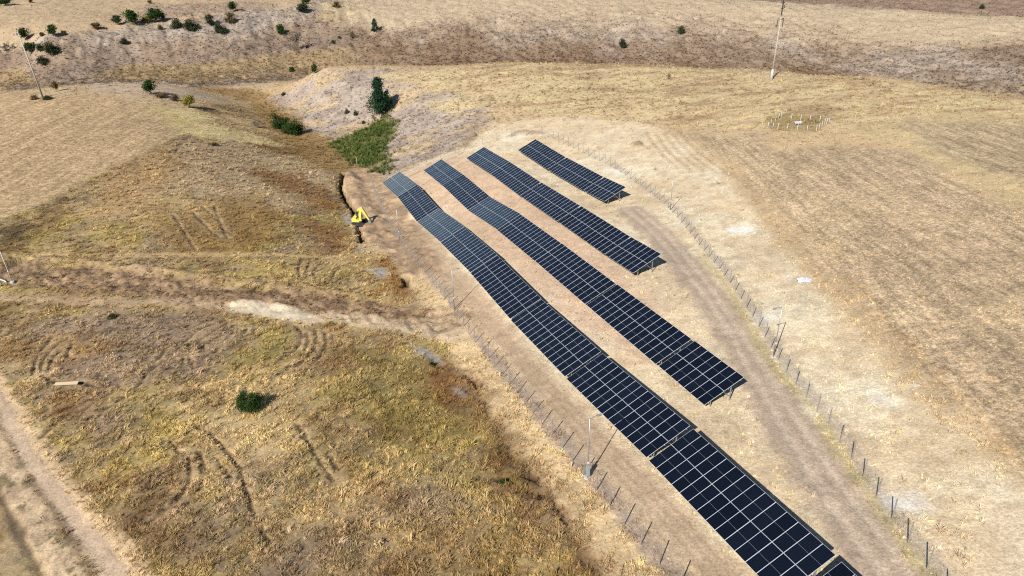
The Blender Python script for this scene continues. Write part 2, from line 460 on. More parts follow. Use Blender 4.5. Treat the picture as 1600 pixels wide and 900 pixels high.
pp([(270, 318), (340, 316), (350, 328), (300, 334)], C(216, 180, 108), 0.85)
pp([(0, 540), (130, 520), (180, 545), (60, 570)], C(196, 152, 80), 0.7)
pp([(140, 470), (300, 500), (320, 540), (150, 530)], C(162, 136, 112), 0.55)
pp([(560, 530), (680, 560), (740, 660), (700, 720), (540, 640)], C(164, 142, 66), 0.7)
pp([(655, 590), (690, 570), (735, 580), (740, 610), (700, 625)], C(154, 98, 46), 0.8)
pp([(380, 555), (440, 520), (470, 540), (430, 575)], C(170, 152, 72), 0.7)
pp([(270, 630), (400, 640), (480, 690), (420, 720), (320, 670)], C(232, 198, 136), 0.95)
pp([(330, 600), (460, 590), (480, 640), (440, 690), (380, 660)], C(224, 190, 128), 0.7)
pp([(75, 625), (110, 615), (130, 640), (90, 660)], C(142, 92, 50), 0.7)
pp([(160, 800), (260, 760), (330, 850), (250, 900), (190, 890)], C(132, 96, 62), 0.6)
pp([(300, 860), (480, 830), (560, 900), (330, 930)], C(158, 134, 110), 0.6)
pp([(620, 840), (760, 790), (860, 900), (640, 930)], C(176, 140, 82), 0.5)
pp([(760, 700), (810, 720), (860, 770), (840, 800), (790, 760)], C(128, 92, 52), 0.75)
pp([(600, 405), (625, 412), (642, 440), (632, 464), (612, 455), (590, 455)], C(156, 106, 40), 0.85)
pp([(650, 540), (700, 545), (690, 560)], C(170, 150, 60), 0.7)
pp([(560, 262), (600, 300), (640, 330)], C(150, 100, 44), 0.0)
for q in ([(578, 421), (602, 418), (606, 433), (588, 436)], [(557, 386), (578, 391), (576, 395), (560, 392)], [(640, 540), (668, 545), (698, 566), (690, 572), (660, 556)],
          [(706, 605), (732, 608), (730, 622), (712, 622)], [(534, 333), (552, 338), (548, 346), (536, 341)], [(537, 346), (556, 347), (556, 354), (540, 352)], [(515, 306), (530, 308), (530, 312), (516, 311)]):
    paint(area(q, 0.35, 0.5, 1.0), C(164, 156, 152), 0.8, 0.25)

paint(area([(90, 135), (250, 128), (322, 141), (335, 158), (250, 152), (150, 145)], 2, 2), C(206, 178, 146), 0.8, 0.35)
gs = area([(285, 175), (330, 160), (420, 165), (470, 215), (520, 250), (440, 245), (380, 222)], 3, 3); paint(gs, C(188, 154, 104), 0.9, 0.8, 0.7)
i, w = gs; patch(C(136, 98, 58), fbm(X[i] / 9, Y[i] / 3.5, 4, 93, 0.6), 0.56, 0.1, 0.75); patch(C(220, 190, 124), fbm(X[i] / 10, Y[i] / 3, 4, 95, 0.6), 0.57, 0.1, 0.7)
pp([(262, 172), (300, 170), (345, 185), (300, 190)], C(232, 208, 138), 0.9, 0.4)
pp([(285, 195), (330, 192), (400, 212), (450, 228), (380, 224), (330, 216), (286, 212)], C(230, 204, 136), 0.9, 0.5)
pp([(340, 178), (390, 186), (420, 205), (370, 196)], C(214, 184, 124), 0.7, 0.5)
# -- gully bottom, reed bed ground, grey slope of the knoll, crest band
paint(line([(548, 262), (505, 235), (470, 208), (435, 175), (395, 150), (330, 140)], 15, 4, 4, 6), C(172, 134, 72), 0.85, 0.8)
paint(area([(425, 152), (490, 119), (600, 107), (700, 125), (775, 160), (742, 215), (690, 246), (600, 277), (592, 262), (612, 200), (600, 184), (560, 198), (525, 216), (478, 202), (440, 165)], 3, 3, 6), C(188, 168, 148), 1, 0.6, 0.8)
i, w = area([(425, 152), (490, 119), (600, 107), (700, 125), (775, 160), (742, 215), (690, 246), (600, 277), (592, 262), (612, 200), (600, 184), (560, 198), (525, 216), (478, 202), (440, 165)], 3, 3, 6)
patch(C(172, 148, 128), n2[i], 0.55); patch(C(208, 178, 130), fbm(X[i] / 12, Y[i] / 6, 3, 55), 0.58, 0.06)
paint(area([(590, 118), (720, 106), (900, 99), (1200, 110), (1600, 151), (1750, 190), (1600, 205), (1400, 190), (1200, 205), (1000, 188), (850, 182), (765, 165), (700, 138)], 3, 4, 8), C(216, 188, 136), 0.95, 0.6, 0.6)
i, w = area([(590, 118), (720, 106), (900, 99), (1200, 110), (1600, 151), (1750, 190), (1600, 205), (1400, 190), (1200, 205), (1000, 188), (850, 182), (765, 165), (700, 138)], 3, 4, 8)
patch(C(186, 152, 108), fbm(X[i] / 12, Y[i] / 4, 5, 88, 0.65), 0.54, 0.12, 0.9); patch(C(224, 198, 140), fbm(X[i] / 9, Y[i] / 3, 5, 66, 0.65), 0.57)
paint(area([(650, 165), (720, 150), (760, 165), (700, 178)], 2, 3), C(226, 200, 140), 0.6)
paint(area([(522, 224), (560, 204), (600, 184), (620, 190), (606, 230), (600, 250), (580, 262), (555, 256), (532, 242)], 1.5, 1.5), C(92, 100, 44), 0.95, 0.0, 0.5)
paint(area([(585, 262), (608, 254), (600, 274), (583, 272)], 0.8, 0.8), C(96, 94, 50), 0.9, 0.0)

# -- right: stubble, yellow grass, cleared strip around the rows
STUB = [(1055, 205), (1180, 212), (1205, 238), (1300, 228), (1420, 235), (1500, 280), (1600, 335), (1900, 430), (1900, 980), (1660, 820), (1560, 700), (1450, 580), (1360, 490), (1270, 400), (1205, 325), (1150, 262)]
paint(area(STUB, 2, 2, 5), C(210, 180, 136), 1, 0.6, 0.4)
i, w = area(STUB, 2, 2, 5); stubR[i] = w
patch(C(188, 158, 120), fbm(X[i] / 18, Y[i] / 18, 3, 41), 0.55, 0.2, 0.6); patch(C(206, 176, 128), fbm(X[i] / 7, Y[i] / 7, 5, 43, 0.65), 0.58, 0.15, 0.7)
paint(area([(1420, 235), (1320, 205), (1450, 180), (1600, 172), (1800, 215), (1900, 420), (1600, 330), (1500, 276)], 1.5, 1.5), C(212, 184, 130), 0.9, 0.4, 0.5)
paint(area([(735, 232), (768, 196), (870, 183), (1000, 190), (1062, 215), (1120, 262), (1172, 330), (1232, 410), (1300, 480), (1385, 570), (1480, 670), (1610, 790), (1660, 920), (1050, 960), (1000, 860), (880, 690), (740, 500), (640, 380), (598, 300), (655, 256)], 1.8, 1.6), C(236, 210, 166), 1, 0.18, 0.3)
i, w = area([(735, 232), (768, 196), (870, 183), (1000, 190), (1062, 215), (1120, 262), (1172, 330), (1232, 410), (1300, 480), (1385, 570), (1480, 670), (1610, 790), (1660, 920), (1050, 960), (1000, 860), (880, 690), (740, 500), (640, 380), (598, 300), (655, 256)], 1.8, 1.6)
patch(C(226, 196, 150), n2[i], 0.52, 0.2); patch(C(240, 222, 184), n1[i], 0.55, 0.18); patch(C(204, 174, 130), n4[i], 0.64, 0.15, 0.6)
paint(area([(598, 290), (660, 257), (735, 238), (830, 300), (960, 400), (1040, 490), (1000, 560), (900, 520), (800, 425), (690, 335), (640, 300)], 3, 2), C(224, 184, 146), 0.8, 0.15)
qa = area([(1400, 190), (1600, 196), (1750, 225), (1800, 330), (1600, 285), (1500, 250), (1440, 222)], 1.5, 1.5); paint(qa, C(190, 164, 122), 0.85, 0.3, 0.4); i, w = qa; stubR[i] = np.maximum(stubR[i], w)
# tracks
paint(line([(638, 352), (700, 430), (760, 505), (840, 602), (930, 704), (1030, 808), (1130, 915)], 4.2, 0.8, 0.6), C(200, 168, 130), 0.85, 0.02, 0.2)
paint(line([(985, 328), (1035, 372), (1085, 432), (1140, 510), (1185, 585), (1235, 665), (1295, 760), (1370, 860), (1430, 940)], 4.6, 0.9, 0.8), C(190, 164, 136), 0.95, 0.02, 0.3)
for o in (-8, 10):
    q = line([(985 + o, 328), (1035 + o, 372), (1085 + o, 432), (1140 + o, 510), (1185 + o * 1.4, 585), (1235 + o * 1.6, 665), (1295 + o * 2, 760), (1370 + o * 2.2, 860), (1430 + o * 2.4, 940)], 0.7, 0.3, 0.3)
    paint(q, C(212, 188, 158), 0.75); dig(q, 0.09)
paint(line([(640, 408), (720, 520), (800, 632), (880, 740), (965, 840), (1030, 925)], 4.6, 1.0, 1.4), C(226, 192, 136), 0.85, 0.55, 0.7)
for o in (0, 9, 18):
    q = line([(640 + o, 372), (700 + o, 442), (765 + o, 515), (845 + o * 1.5, 610), (940 + o * 2, 715), (1040 + o * 2, 815), (1110 + o * 2, 900)], 0.5, 0.25, 0.3); paint(q, C(176, 144, 110), 0.5); dig(q, 0.05)
q = line([(1060, 905), (1025, 866), (975, 806), (930, 748), (872, 682), (815, 610), (745, 527), (696, 457), (650, 400)], 1.5, 0.5, 0.5); paint(q, C(178, 152, 130), 0.75, 0.3)
q = line([(1466, 898), (1412, 824), (1362, 752), (1320, 690), (1250, 597), (1198, 516), (1150, 446), (1098, 380), (1048, 320), (955, 256)], 1.3, 0.5, 0.5); paint(q, C(206, 184, 154), 0.7, 0.25)
# spoil and digging by the excavator
L_sp = area([(538, 276), (552, 263), (582, 262), (610, 285), (640, 335), (665, 375), (692, 425), (640, 434), (602, 395), (575, 380), (556, 345), (540, 305)], 1.0, 1.0)
paint(L_sp, C(196, 160, 118), 0.95, 0.03, 0.9)
i, w = L_sp; patch(C(170, 138, 104), n2[i], 0.54); dz[i] += w * (n4[i] - 0.5) * 0.5
q = line([(547, 272), (556, 300), (566, 322), (590, 350)], 3.0, 1.5, 1.0); dig(q, -0.6)
for hx, hy, hr in ((552, 282, 1.3), (558, 297, 1.0), (575, 330, 1.2), (572, 365, 1.0), (585, 372, 1.2), (548, 310, .8), (600, 365, .9)):
    c_ = at(hx, hy); rr = np.hypot(X - c_.x, Y - c_.y); k_ = np.where(rr < hr * 2.2)[0]; dz[k_] += 0.55 * np.exp(-(rr[k_] / hr) ** 2) * (0.6 + 0.8 * n4[k_])
tr = line([(537, 270), (531, 288), (537, 306), (546, 322)], 1.0, 0.3, 0.75, 0.9, n=3); paint(tr, C(92, 70, 52), 0.95, 0.0, 0.8); dig(tr, 1.9)
tr = line([(546, 318), (557, 338), (560, 350), (562, 366), (568, 378)], 0.9, 0.3, 0.65, 0.9, n=3); paint(tr, C(92, 70, 52), 0.95, 0.0, 0.8); dig(tr, 1.7)
tr = line([(623, 452), (636, 445), (632, 434)], 0.9, 0.25, 0.4, 0.8); paint(tr, C(90, 66, 44), 0.9, 0.0); dig(tr, 0.9)
tr = line([(-40, 427), (5, 417), (36, 407)], 2.0, 0.3, 0.3, 0.8); paint(tr, C(78, 58, 44), 0.95, 0.0); dig(tr, 2.6)
tr = line([(20, 402), (45, 394), (80, 386), (110, 382)], 0.8, 0.3, 0.3, 0.8); paint(tr, C(110, 84, 60), 0.8, 0.1); dig(tr, 0.6)
# erosion line below the wild grass
pp([(690, 575), (735, 585), (760, 630), (800, 700), (850, 755), (900, 830), (930, 890), (890, 900), (840, 800), (790, 740), (750, 680)], C(146, 106, 62), 0.7, 0.9)
er = line([(690, 570), (722, 575), (738, 592), (752, 625), (775, 665), (800, 712), (830, 748), (862, 780), (890, 830), (925, 880)], 1.1, 0.6, 0.9, 1.2); paint(er, C(140, 104, 66), 0.6, 0.6); dig(er, 0.22)
for q in ([(728, 582), (742, 600)], [(783, 745), (815, 762), (845, 772)], [(820, 730), (846, 752)], [(868, 790), (882, 812)]):
    tr = line(q, 0.7, 0.3, 0.5, 0.7); paint(tr, C(104, 74, 46), 0.85, 0.3); dig(tr, 0.4)
# churned soil band across the left
ch = line([(-60, 424), (60, 430), (180, 440), (300, 458), (450, 474), (560, 486), (690, 500)], 6.5, 1.2, 1.6, 2.5); paint(ch, C(176, 142, 104), 0.9, 0.55, 1.0)
i, w = ch; patch(C(136, 106, 76), n4[i], 0.50); dz[i] += w * ((n4[i] - 0.5) * 0.75 + (fbm(X[i] / 0.5, Y[i] / 0.5, 2, 71) - 0.5) * 0.35)
ch = line([(690, 498), (720, 505), (740, 515)], 5, 1.5, 1); paint(ch, C(196, 164, 124), 0.7, 0.1)
lp = line([(0, 462), (150, 470), (300, 474), (420, 484)], 3.2, 1.2, 1.0); paint(lp, C(192, 156, 112), 0.6, 0.5)
bm = line([(35, 410), (120, 408), (250, 424), (380, 440), (470, 452), (560, 462)], 2.2, 0.9, 0.9, 1.5); paint(bm, C(196, 160, 112), 0.6, 0.7)
i, w = bm; dz[i] += w * (0.35 + (fbm(X[i] / 1.8, Y[i] / 1.8, 2, 91) - 0.5) * 1.1)
paint(area([(345, 478), (372, 470), (440, 476), (502, 495), (492, 506), (430, 497), (360, 489)], 0.6, 0.7), C(232, 210, 172), 0.95, 0.0, 0.4)
paint(line([(488, 500), (540, 498), (600, 506), (660, 515), (720, 524)], 3.0, 0.9, 1.0), C(220, 190, 148), 0.8, 0.08)
paint(line([(-20, 466), (120, 470), (230, 474), (300, 476), (350, 480)], 2.2, 0.9, 0.9), C(210, 178, 134), 0.5, 0.35)
paint(line([(262, 610), (307, 605), (348, 600), (375, 588), (420, 578), (470, 562)], 1.3, 0.6, 0.6), C(224, 186, 122), 0.7, 0.6)
# farm road, bottom left
rd = line([(-90, 560), (-40, 625), (10, 705), (70, 800), (130, 890), (165, 950)], 5.0, 0.8, 0.8); paint(rd, C(216, 184, 140), 0.95, 0.10, 0.5)
i, w = rd; patch(C(176, 146, 112), fbm(X[i] / 1.2, Y[i] / 1.2, 4, 511, 0.65), 0.55, 0.12, 0.8); patch(C(120, 108, 70), fbm(X[i] / 1.5, Y[i] / 1.5, 4, 521, 0.65), 0.64, 0.05, 0.8)
q = line([(-60, 540), (-12, 600), (36, 690), (92, 775), (160, 860), (215, 930)], 1.7, 0.4, 0.3); paint(q, C(214, 182, 146), 0.95, 0.0, 0.2); dig(q, 0.10)
q = line([(-60, 580), (-8, 660), (45, 745), (100, 830), (150, 910)], 0.45, 0.3, 0.4); paint(q, C(140, 112, 80), 0.7, 0.6)
q = line([(-70, 690), (-10, 760), (30, 830), (70, 910)], 0.7, 0.4, 0.4); paint(q, C(116, 92, 66), 0.8, 0.8); dig(q, 0.2)
q = line([(-40, 545), (10, 610), (62, 690), (120, 770), (190, 850), (250, 930)], 1.2, 0.5, 0.5); paint(q, C(228, 192, 140), 0.8, 0.5)
# tyre ruts in the wild grass
def rut(p, wd=0.46, dep=0.20, k=0.85, c=(98, 74, 46)):  # default is soil brown darkened for the shade of the tall grass
    b_ = line(p, wd + 0.9, 0.5, 0.6, 1.0); paint(b_, C(208, 174, 122), 0.45, 0.65)
    q = line(p, wd, 0.22, 0.3, 0.8); paint(q, C(*c), k, 0.05); dig(q, dep)
for p in ([(52, 581), (54, 565.5), (65, 545), (83, 527), (101, 520)], [(63, 577), (65, 565), (74, 552), (90, 536), (106, 528)], [(76, 577), (78, 565), (88, 552), (103, 541)], [(106, 559), (105, 550), (112, 536)],
          [(65, 586), (90, 595), (117, 595), (146, 603)], [(65, 680), (94, 658), (126, 641), (157, 622), (175, 613), (187, 603)], [(202, 590), (225, 574), (245, 563), (261, 547)],
          [(108, 678), (139, 655), (171, 635), (191, 622), (214, 608)], [(216, 602), (243, 574), (270, 556), (290, 534), (315, 514), (337, 505)], [(292, 543), (319, 527), (358, 502)], [(313, 550), (324, 534), (358, 520)], [(335, 550), (349, 538)],
          [(286, 568), (288, 556)], [(295, 556), (301, 574)], [(352, 530), (366, 517)], [(380, 522), (386, 515)], [(395, 522), (400, 513)],
          [(461, 508), (472, 522), (467, 537), (456, 549), (438, 560), (420, 569)], [(478, 519), (482, 533), (476, 546)], [(492, 515), (494, 531), (488, 550), (460, 572), (430, 585)], [(508, 519), (510, 533), (503, 553), (483, 569), (454, 580), (427, 589)], [(521, 522), (519, 537)],
          [(468, 434), (466, 420), (470, 407), (479, 405)], [(479, 432), (479, 418), (486, 407)], [(493, 436), (490, 423), (500, 411), (522, 407)], [(517, 438), (526, 420), (547, 409)],
          [(265, 687), (277, 703), (288, 709)], [(292, 714), (297, 734), (292, 759), (277, 779), (254, 797), (225, 822)], [(310, 705), (317, 732), (315, 757), (297, 779), (270, 799), (236, 817)],
          [(308, 667), (335, 685), (355, 707), (373, 734), (382, 761), (391, 788), (398, 806)], [(407, 824), (421, 849)], [(337, 716), (360, 743)], [(463, 660), (479, 687), (495, 714), (508, 732), (520, 748)], [(515, 712), (526, 732)],
          [(270, 335), (292, 370), (305, 390)], [(300, 330), (335, 365), (360, 372)], [(315, 322), (340, 345), (355, 370)], [(335, 322), (345, 352), (362, 366)], [(273, 240), (278, 232), (290, 226)], [(262, 285), (330, 272), (400, 265)]):
    rut(p)
for p in ([(0, 398), (150, 398), (300, 396), (450, 398), (560, 405)], [(100, 404), (300, 400), (520, 402)]):
    rut(p, 0.4, 0.06, 0.6, (206, 166, 100))
rut([(566, 422), (530, 412), (500, 420), (470, 440)], 0.5, 0.12, 0.5)
# pale scatterings on the right
for q, c in (([(1137, 358), (1160, 354), (1176, 358), (1170, 364), (1140, 364)], (240, 236, 228)), ([(1180, 494), (1215, 488), (1222, 500), (1200, 508), (1180, 504)], (240, 230, 208)),
             ([(1350, 604), (1372, 600), (1410, 630), (1405, 640), (1360, 632)], (236, 224, 200)), ([(1385, 778), (1430, 770), (1450, 795), (1425, 802), (1390, 795)], (238, 228, 208)),
             ([(1418, 600), (1436, 598), (1438, 608), (1424, 608)], (236, 224, 200)), ([(780, 210), (800, 205), (830, 212), (815, 222), (785, 220)], (238, 222, 188)), ([(935, 258), (960, 262), (990, 275), (960, 275)], (238, 226, 200))):
    paint(area(q, 0.8, 0.8), C(*c), 0.85, 0.0)
paint(line([(1320, 430), (1360, 475), (1420, 540), (1480, 600), (1540, 665), (1620, 745)], 0.9, 0.8, 1.2), C(190, 148, 88), 0.4, 0.5)
paint(line([(1150, 255), (1215, 345), (1300, 440), (1380, 530)], 3.0, 2.0, 2.0), C(200, 166, 118), 0.25, 0.2)
for k in range(5):
    q = line([(1010 + 14 * k, 205 + k), (1030 + 16 * k, 235 + k), (1060 + 20 * k, 262 + k * 2)], 0.7, 0.4, 0.4); paint(q, C(190, 160, 116), 0.55); dig(q, 0.12)
for p in ([(800, 212), (815, 206), (840, 209)], [(740, 212), (728, 228), (742, 200)]):
    q = line(p, 2.0, 0.8, 1.0); paint(q, C(176, 146, 110), 0.6, 0.3); dig(q, -0.25)
q = area([(985, 226), (1000, 222), (1006, 230), (990, 234)], 0.6, 0.5); paint(q, C(160, 130, 98), 0.8); dig(q, -0.7)
q = area([(1225, 166), (1290, 162), (1320, 172), (1290, 180), (1240, 178)], 2, 2); paint(q, C(168, 136, 92), 0.6, 0.6)
q = area([(1196, 186), (1215, 178), (1290, 182), (1296, 196), (1270, 206), (1205, 206)], 1, 1); paint(q, C(172, 146, 84), 0.7, 0.8)
q = line([(595, 300), (640, 285), (700, 262), (745, 240)], 1.2, 0.6, 0.6); paint(q, C(232, 200, 150), 0.6, 0.05)
q = line([(640, 275), (690, 254), (725, 238)], 0.5, 0.3, 0.3); paint(q, C(150, 124, 96), 0.6)
q = line([(1095, 398), (1150, 470), (1200, 560), (1260, 625), (1330, 735), (1400, 835), (1450, 905)], 0.9, 0.4, 0.6); paint(q, C(196, 178, 112), 0.55, 0.6)

# relief
soft_n = np.clip(1 - D / 900, 0.2, 1)
dz += (fbm(X / 14, Y / 14, 3, 3) - 0.5) * 0.5 * (0.3 + rough) * (1 - 0.7 * (grass < 0.12))
dz += (n4 - 0.5) * 0.22 * rough + (fbm(X / 0.55, Y / 0.55, 2, 61) - 0.5) * 0.16 * rough
dz += far * np.clip(grass * 2, 0.1, 1) * ((fbm(X / 5, Y / 8, 4, 37, 0.65) - 0.5) * 2.6 + (fbm(X / 2.2, Y / 5, 3, 47) - 0.5) * 1.0)
# fine colour grain that belongs to the plants and clods themselves
g1 = fbm(X / 0.8, Y / 0.8, 3, 201) - 0.5; g2 = fbm(X / 2.6, Y / 2.6, 3, 221) - 0.5
col *= (1 + 0.5 * g1 * (0.35 + rough) + 0.5 * g2 * (0.3 + rough))[:, None]
col = np.clip(col, 0.01, 0.8)
tuft_col = col.copy()                        # stalks; ground under dense grass is painted darker for shaded gaps between clumps
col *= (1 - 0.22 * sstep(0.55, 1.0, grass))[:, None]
Z = Zr + CZ + dz

me = bpy.data.meshes.new('ground')
nv = NX * NY
me.vertices.add(nv)
me.vertices.foreach_set('co', np.c_[X, Y, Z].astype(np.float32).ravel())
ii = (np.arange(NY - 1)[:, None] * NX + np.arange(NX - 1)[None, :]).ravel()
quads = np.c_[ii, ii + 1, ii + NX + 1, ii + NX].astype(np.int32)
me.loops.add(quads.size); me.polygons.add(len(quads))
me.loops.foreach_set('vertex_index', quads.ravel())
me.polygons.foreach_set('loop_start', np.arange(0, quads.size, 4, dtype=np.int32))
me.polygons.foreach_set('use_smooth', np.ones(len(quads), bool))
me.update(calc_edges=True)
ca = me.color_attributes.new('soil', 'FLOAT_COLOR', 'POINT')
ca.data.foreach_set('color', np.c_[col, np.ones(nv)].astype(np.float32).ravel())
for nm, ar in (('stubble_right', stubR), ('stubble_left', stubL), ('rough', rough)):
    a = me.attributes.new(nm, 'FLOAT', 'POINT'); a.data.foreach_set('value', ar.astype(np.float32))

def ground_material():
    mt, nt, p = new_mat('dry_ground'); N = nt.nodes; Lk = nt.links
    geo = N.new('ShaderNodeNewGeometry')
    at_c = N.new('ShaderNodeAttribute'); at_c.attribute_name = 'soil'
    at_r = N.new('ShaderNodeAttribute'); at_r.attribute_name = 'rough'
    def noise(scale, det=3, vec=None, ro=0.6):
        n = N.new('ShaderNodeTexNoise'); n.inputs['Scale'].default_value = scale; n.inputs['Detail'].default_value = det; n.inputs['Roughness'].default_value = ro
        Lk.new(vec or geo.outputs['Position'], n.inputs['Vector']); return n.outputs['Fac']
    def math_(op, a, b):
        n = N.new('ShaderNodeMath'); n.operation = op
        for k, v in enumerate((a, b)):
            if isinstance(v, (int, float)): n.inputs[k].default_value = v
            else: Lk.new(v, n.inputs[k])
        return n.outputs[0]
    def rng_(v, a, b, c, d):
        n = N.new('ShaderNodeMapRange'); Lk.new(v, n.inputs[0])
        for k, q in enumerate((a, b, c, d)): n.inputs[k + 1].default_value = q
        return n.outputs[0]
    fine = math_('MULTIPLY', rng_(noise(5.0, 4, None, 0.7), 0.32, 0.68, 0.70, 1.28), rng_(noise(13.0, 2), 0.3, 0.7, 0.84, 1.16))
    mid = rng_(noise(1.6, 4), 0.3, 0.7, 0.90, 1.10)
    f = math_('MULTIPLY', fine, mid)
    bumps = noise(4.0, 5)
    hgt = bumps
    for nm, ang in (('stubble_right', R(2)), ('stubble_left', R(38))):
        a = N.new('ShaderNodeAttribute'); a.attribute_name = nm
        mp = N.new('ShaderNodeMapping'); mp.inputs['Rotation'].default_value = (0, 0, ang)
        mp.inputs['Scale'].default_value = (1.0, 0.013 if nm == 'stubble_right' else 0.03, 1.0)
        Lk.new(geo.outputs['Position'], mp.inputs['Vector'])
        speck_s = 1.9 if nm == 'stubble_right' else 1.15
        rows = rng_(noise(0.8, 5, mp.outputs[0], 0.7), 0.38, 0.62, *((0.74, 1.22) if nm == 'stubble_right' else (0.82, 1.16)))
        speck = rng_(noise(speck_s, 5, None, 0.9), 0.40, 0.60, 0.58, 1.38)
        s = math_('MULTIPLY', rows, speck)
        s1 = math_('SUBTRACT', s, 1.0)
        s2 = math_('MULTIPLY', s1, a.outputs['Fac'])
        s3 = math_('ADD', s2, 1.0)
        f = math_('MULTIPLY', f, s3)
    mx = N.new('ShaderNodeMix'); mx.data_type = 'RGBA'; mx.blend_type = 'MULTIPLY'; mx.inputs[0].default_value = 1
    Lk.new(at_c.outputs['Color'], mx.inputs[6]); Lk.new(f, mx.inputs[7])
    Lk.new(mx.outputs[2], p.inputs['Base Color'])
    p.inputs['Roughness'].default_value = 0.95; p.inputs['Specular IOR Level'].default_value = 0.1
    bp = N.new('ShaderNodeBump'); bp.inputs['Distance'].default_value = 0.12
    st = math_('MULTIPLY', at_r.outputs['Fac'], 0.6); st = math_('ADD', st, 0.2)
    Lk.new(st, bp.inputs['Strength']); Lk.new(hgt, bp.inputs['Height']); Lk.new(bp.outputs[0], p.inputs['Normal'])
    return mt
me.materials.append(ground_material())
ground = link('ground', me)
tag(ground, kind='structure')
print('ground done')
# ---------------------------------------------------------------- dry grass, weeds and reeds: uncountable, scattered as real tufts
def tuft_mesh(name, kind, seed):
    r = random.Random(seed); mb = MB()
    if kind == 'blade':
        for k in range(16):
            a = r.uniform(0, 6.283); d = r.uniform(0, 0.28); l = r.uniform(0.55, 1.05); lean = r.uniform(0.1, 0.75)
            b = Vector((math.cos(a) * d, math.sin(a) * d, -0.05)); dr = Vector((math.cos(a + r.uniform(-.6, .6)), math.sin(a + r.uniform(-.6, .6)), 0))
            sdv = Vector((-dr.y, dr.x, 0)) * r.uniform(0.025, 0.05)
            m1 = b + dr * (lean * 0.35 * l) + Vector((0, 0, 0.6 * l)); t = b + dr * (lean * l) + Vector((0, 0, l * (1 - 0.3 * lean)))
            mb.add([b - sdv, b + sdv, m1 + sdv * 0.8, m1 - sdv * 0.8, t], [(0, 1, 2, 3), (3, 2, 4)])
    elif kind == 'flat':
        for k in range(16):
            a = r.gauss(0.5, 0.5); b = Vector((r.uniform(-.35, .35), r.uniform(-.35, .35), -0.03)); l = r.uniform(0.6, 1.1)
            dr = Vector((math.cos(a), math.sin(a), 0)); sdv = Vector((-dr.y, dr.x, 0)) * r.uniform(0.025, 0.05)
            m1 = b + dr * 0.35 * l + Vector((0, 0, 0.3 * l)); t = b + dr * l + Vector((0, 0, 0.28 * l))
            mb.add([b - sdv, b + sdv, m1 + sdv * 0.8, m1 - sdv * 0.8, t], [(0, 1, 2, 3), (3, 2, 4)])
    else:
        for k in range(30):
            v = Vector((r.gauss(0, 1), r.gauss(0, 1), abs(r.gauss(0, 1)))).normalized() * (r.uniform(0.35, 1) ** 0.5)
            c = Vector((v.x * 0.48, v.y * 0.48, v.z * 0.62)); s = r.uniform(0.07, 0.15)
            n = Vector((r.gauss(0, 1), r.gauss(0, 1), r.gauss(0.6, 1))).normalized(); x = n.orthogonal().normalized() * s; y = n.cross(x) * r.uniform(0.5, 0.9)
            mb.add([c - x, c + y * 0.6, c + x, c - y * 0.6], [(0, 1, 2, 3)])
    return mb.mesh(name)

def tuft_material(name, transl=0.35):
    mt, nt, p = new_mat(name); N = nt.nodes; Lk = nt.links
    N.remove(p)
    a = N.new('ShaderNodeAttribute'); a.attribute_type = 'INSTANCER'; a.attribute_name = 'tint'
    g = N.new('ShaderNodeTexCoord'); no = N.new('ShaderNodeTexNoise'); no.inputs['Scale'].default_value = 3
    Lk.new(g.outputs['Object'], no.inputs['Vector'])
    mr = N.new('ShaderNodeMapRange'); mr.inputs['To Min'].default_value = 0.75; mr.inputs['To Max'].default_value = 1.25
    Lk.new(no.outputs['Fac'], mr.inputs[0])
    mx = N.new('ShaderNodeMix'); mx.data_type = 'RGBA'; mx.blend_type = 'MULTIPLY'; mx.inputs[0].default_value = 1
    Lk.new(a.outputs['Color'], mx.inputs[6]); Lk.new(mr.outputs[0], mx.inputs[7])
    d = N.new('ShaderNodeBsdfDiffuse'); t = N.new('ShaderNodeBsdfTranslucent'); ms = N.new('ShaderNodeMixShader'); ms.inputs[0].default_value = transl
    Lk.new(mx.outputs[2], d.inputs[0]); Lk.new(mx.outputs[2], t.inputs[0])
    Lk.new(d.outputs[0], ms.inputs[1]); Lk.new(t.outputs[0], ms.inputs[2])
    Lk.new(ms.outputs[0], N['Material Output'].inputs[0])
    return mt
M['tuft'] = tuft_material('dry_grass_blades')

TUFT_COL = bpy.data.collections.new('tuft_kinds')
for k, (kd, sdd) in enumerate((('blade', 1), ('blade', 2), ('flat', 3), ('weed', 4), ('weed', 5))):
    tm = tuft_mesh('tuft_%s_%d' % (kd, k), kd, sdd); tm.materials.append(M['tuft'])
    TUFT_COL.objects.link(bpy.data.objects.new('%d_tuft' % k, tm))

def scatter_tree():
    ng = bpy.data.node_groups.new('scatter_tufts', 'GeometryNodeTree')
    ng.interface.new_socket('Geometry', in_out='INPUT', socket_type='NodeSocketGeometry')
    ng.interface.new_socket('Geometry', in_out='OUTPUT', socket_type='NodeSocketGeometry')
    N = ng.nodes; L = ng.links
    gi = N.new('NodeGroupInput'); go = N.new('NodeGroupOutput')
    ci = N.new('GeometryNodeCollectionInfo'); ci.inputs[0].default_value = TUFT_COL; ci.inputs[1].default_value = True; ci.inputs[2].default_value = True
    iop = N.new('GeometryNodeInstanceOnPoints'); iop.inputs['Pick Instance'].default_value = True
    def attr(nm, ty):
        n = N.new('GeometryNodeInputNamedAttribute'); n.data_type = ty; n.inputs[0].default_value = nm; return n.outputs[0]
    L.new(gi.outputs[0], iop.inputs['Points']); L.new(ci.outputs[0], iop.inputs['Instance'])
    L.new(attr('sort', 'INT'), iop.inputs['Instance Index'])
    L.new(attr('turn', 'FLOAT_VECTOR'), iop.inputs['Rotation'])
    L.new(attr('size', 'FLOAT_VECTOR'), iop.inputs['Scale'])
    L.new(iop.outputs[0], go.inputs[0])
    return ng
SCAT = scatter_tree()

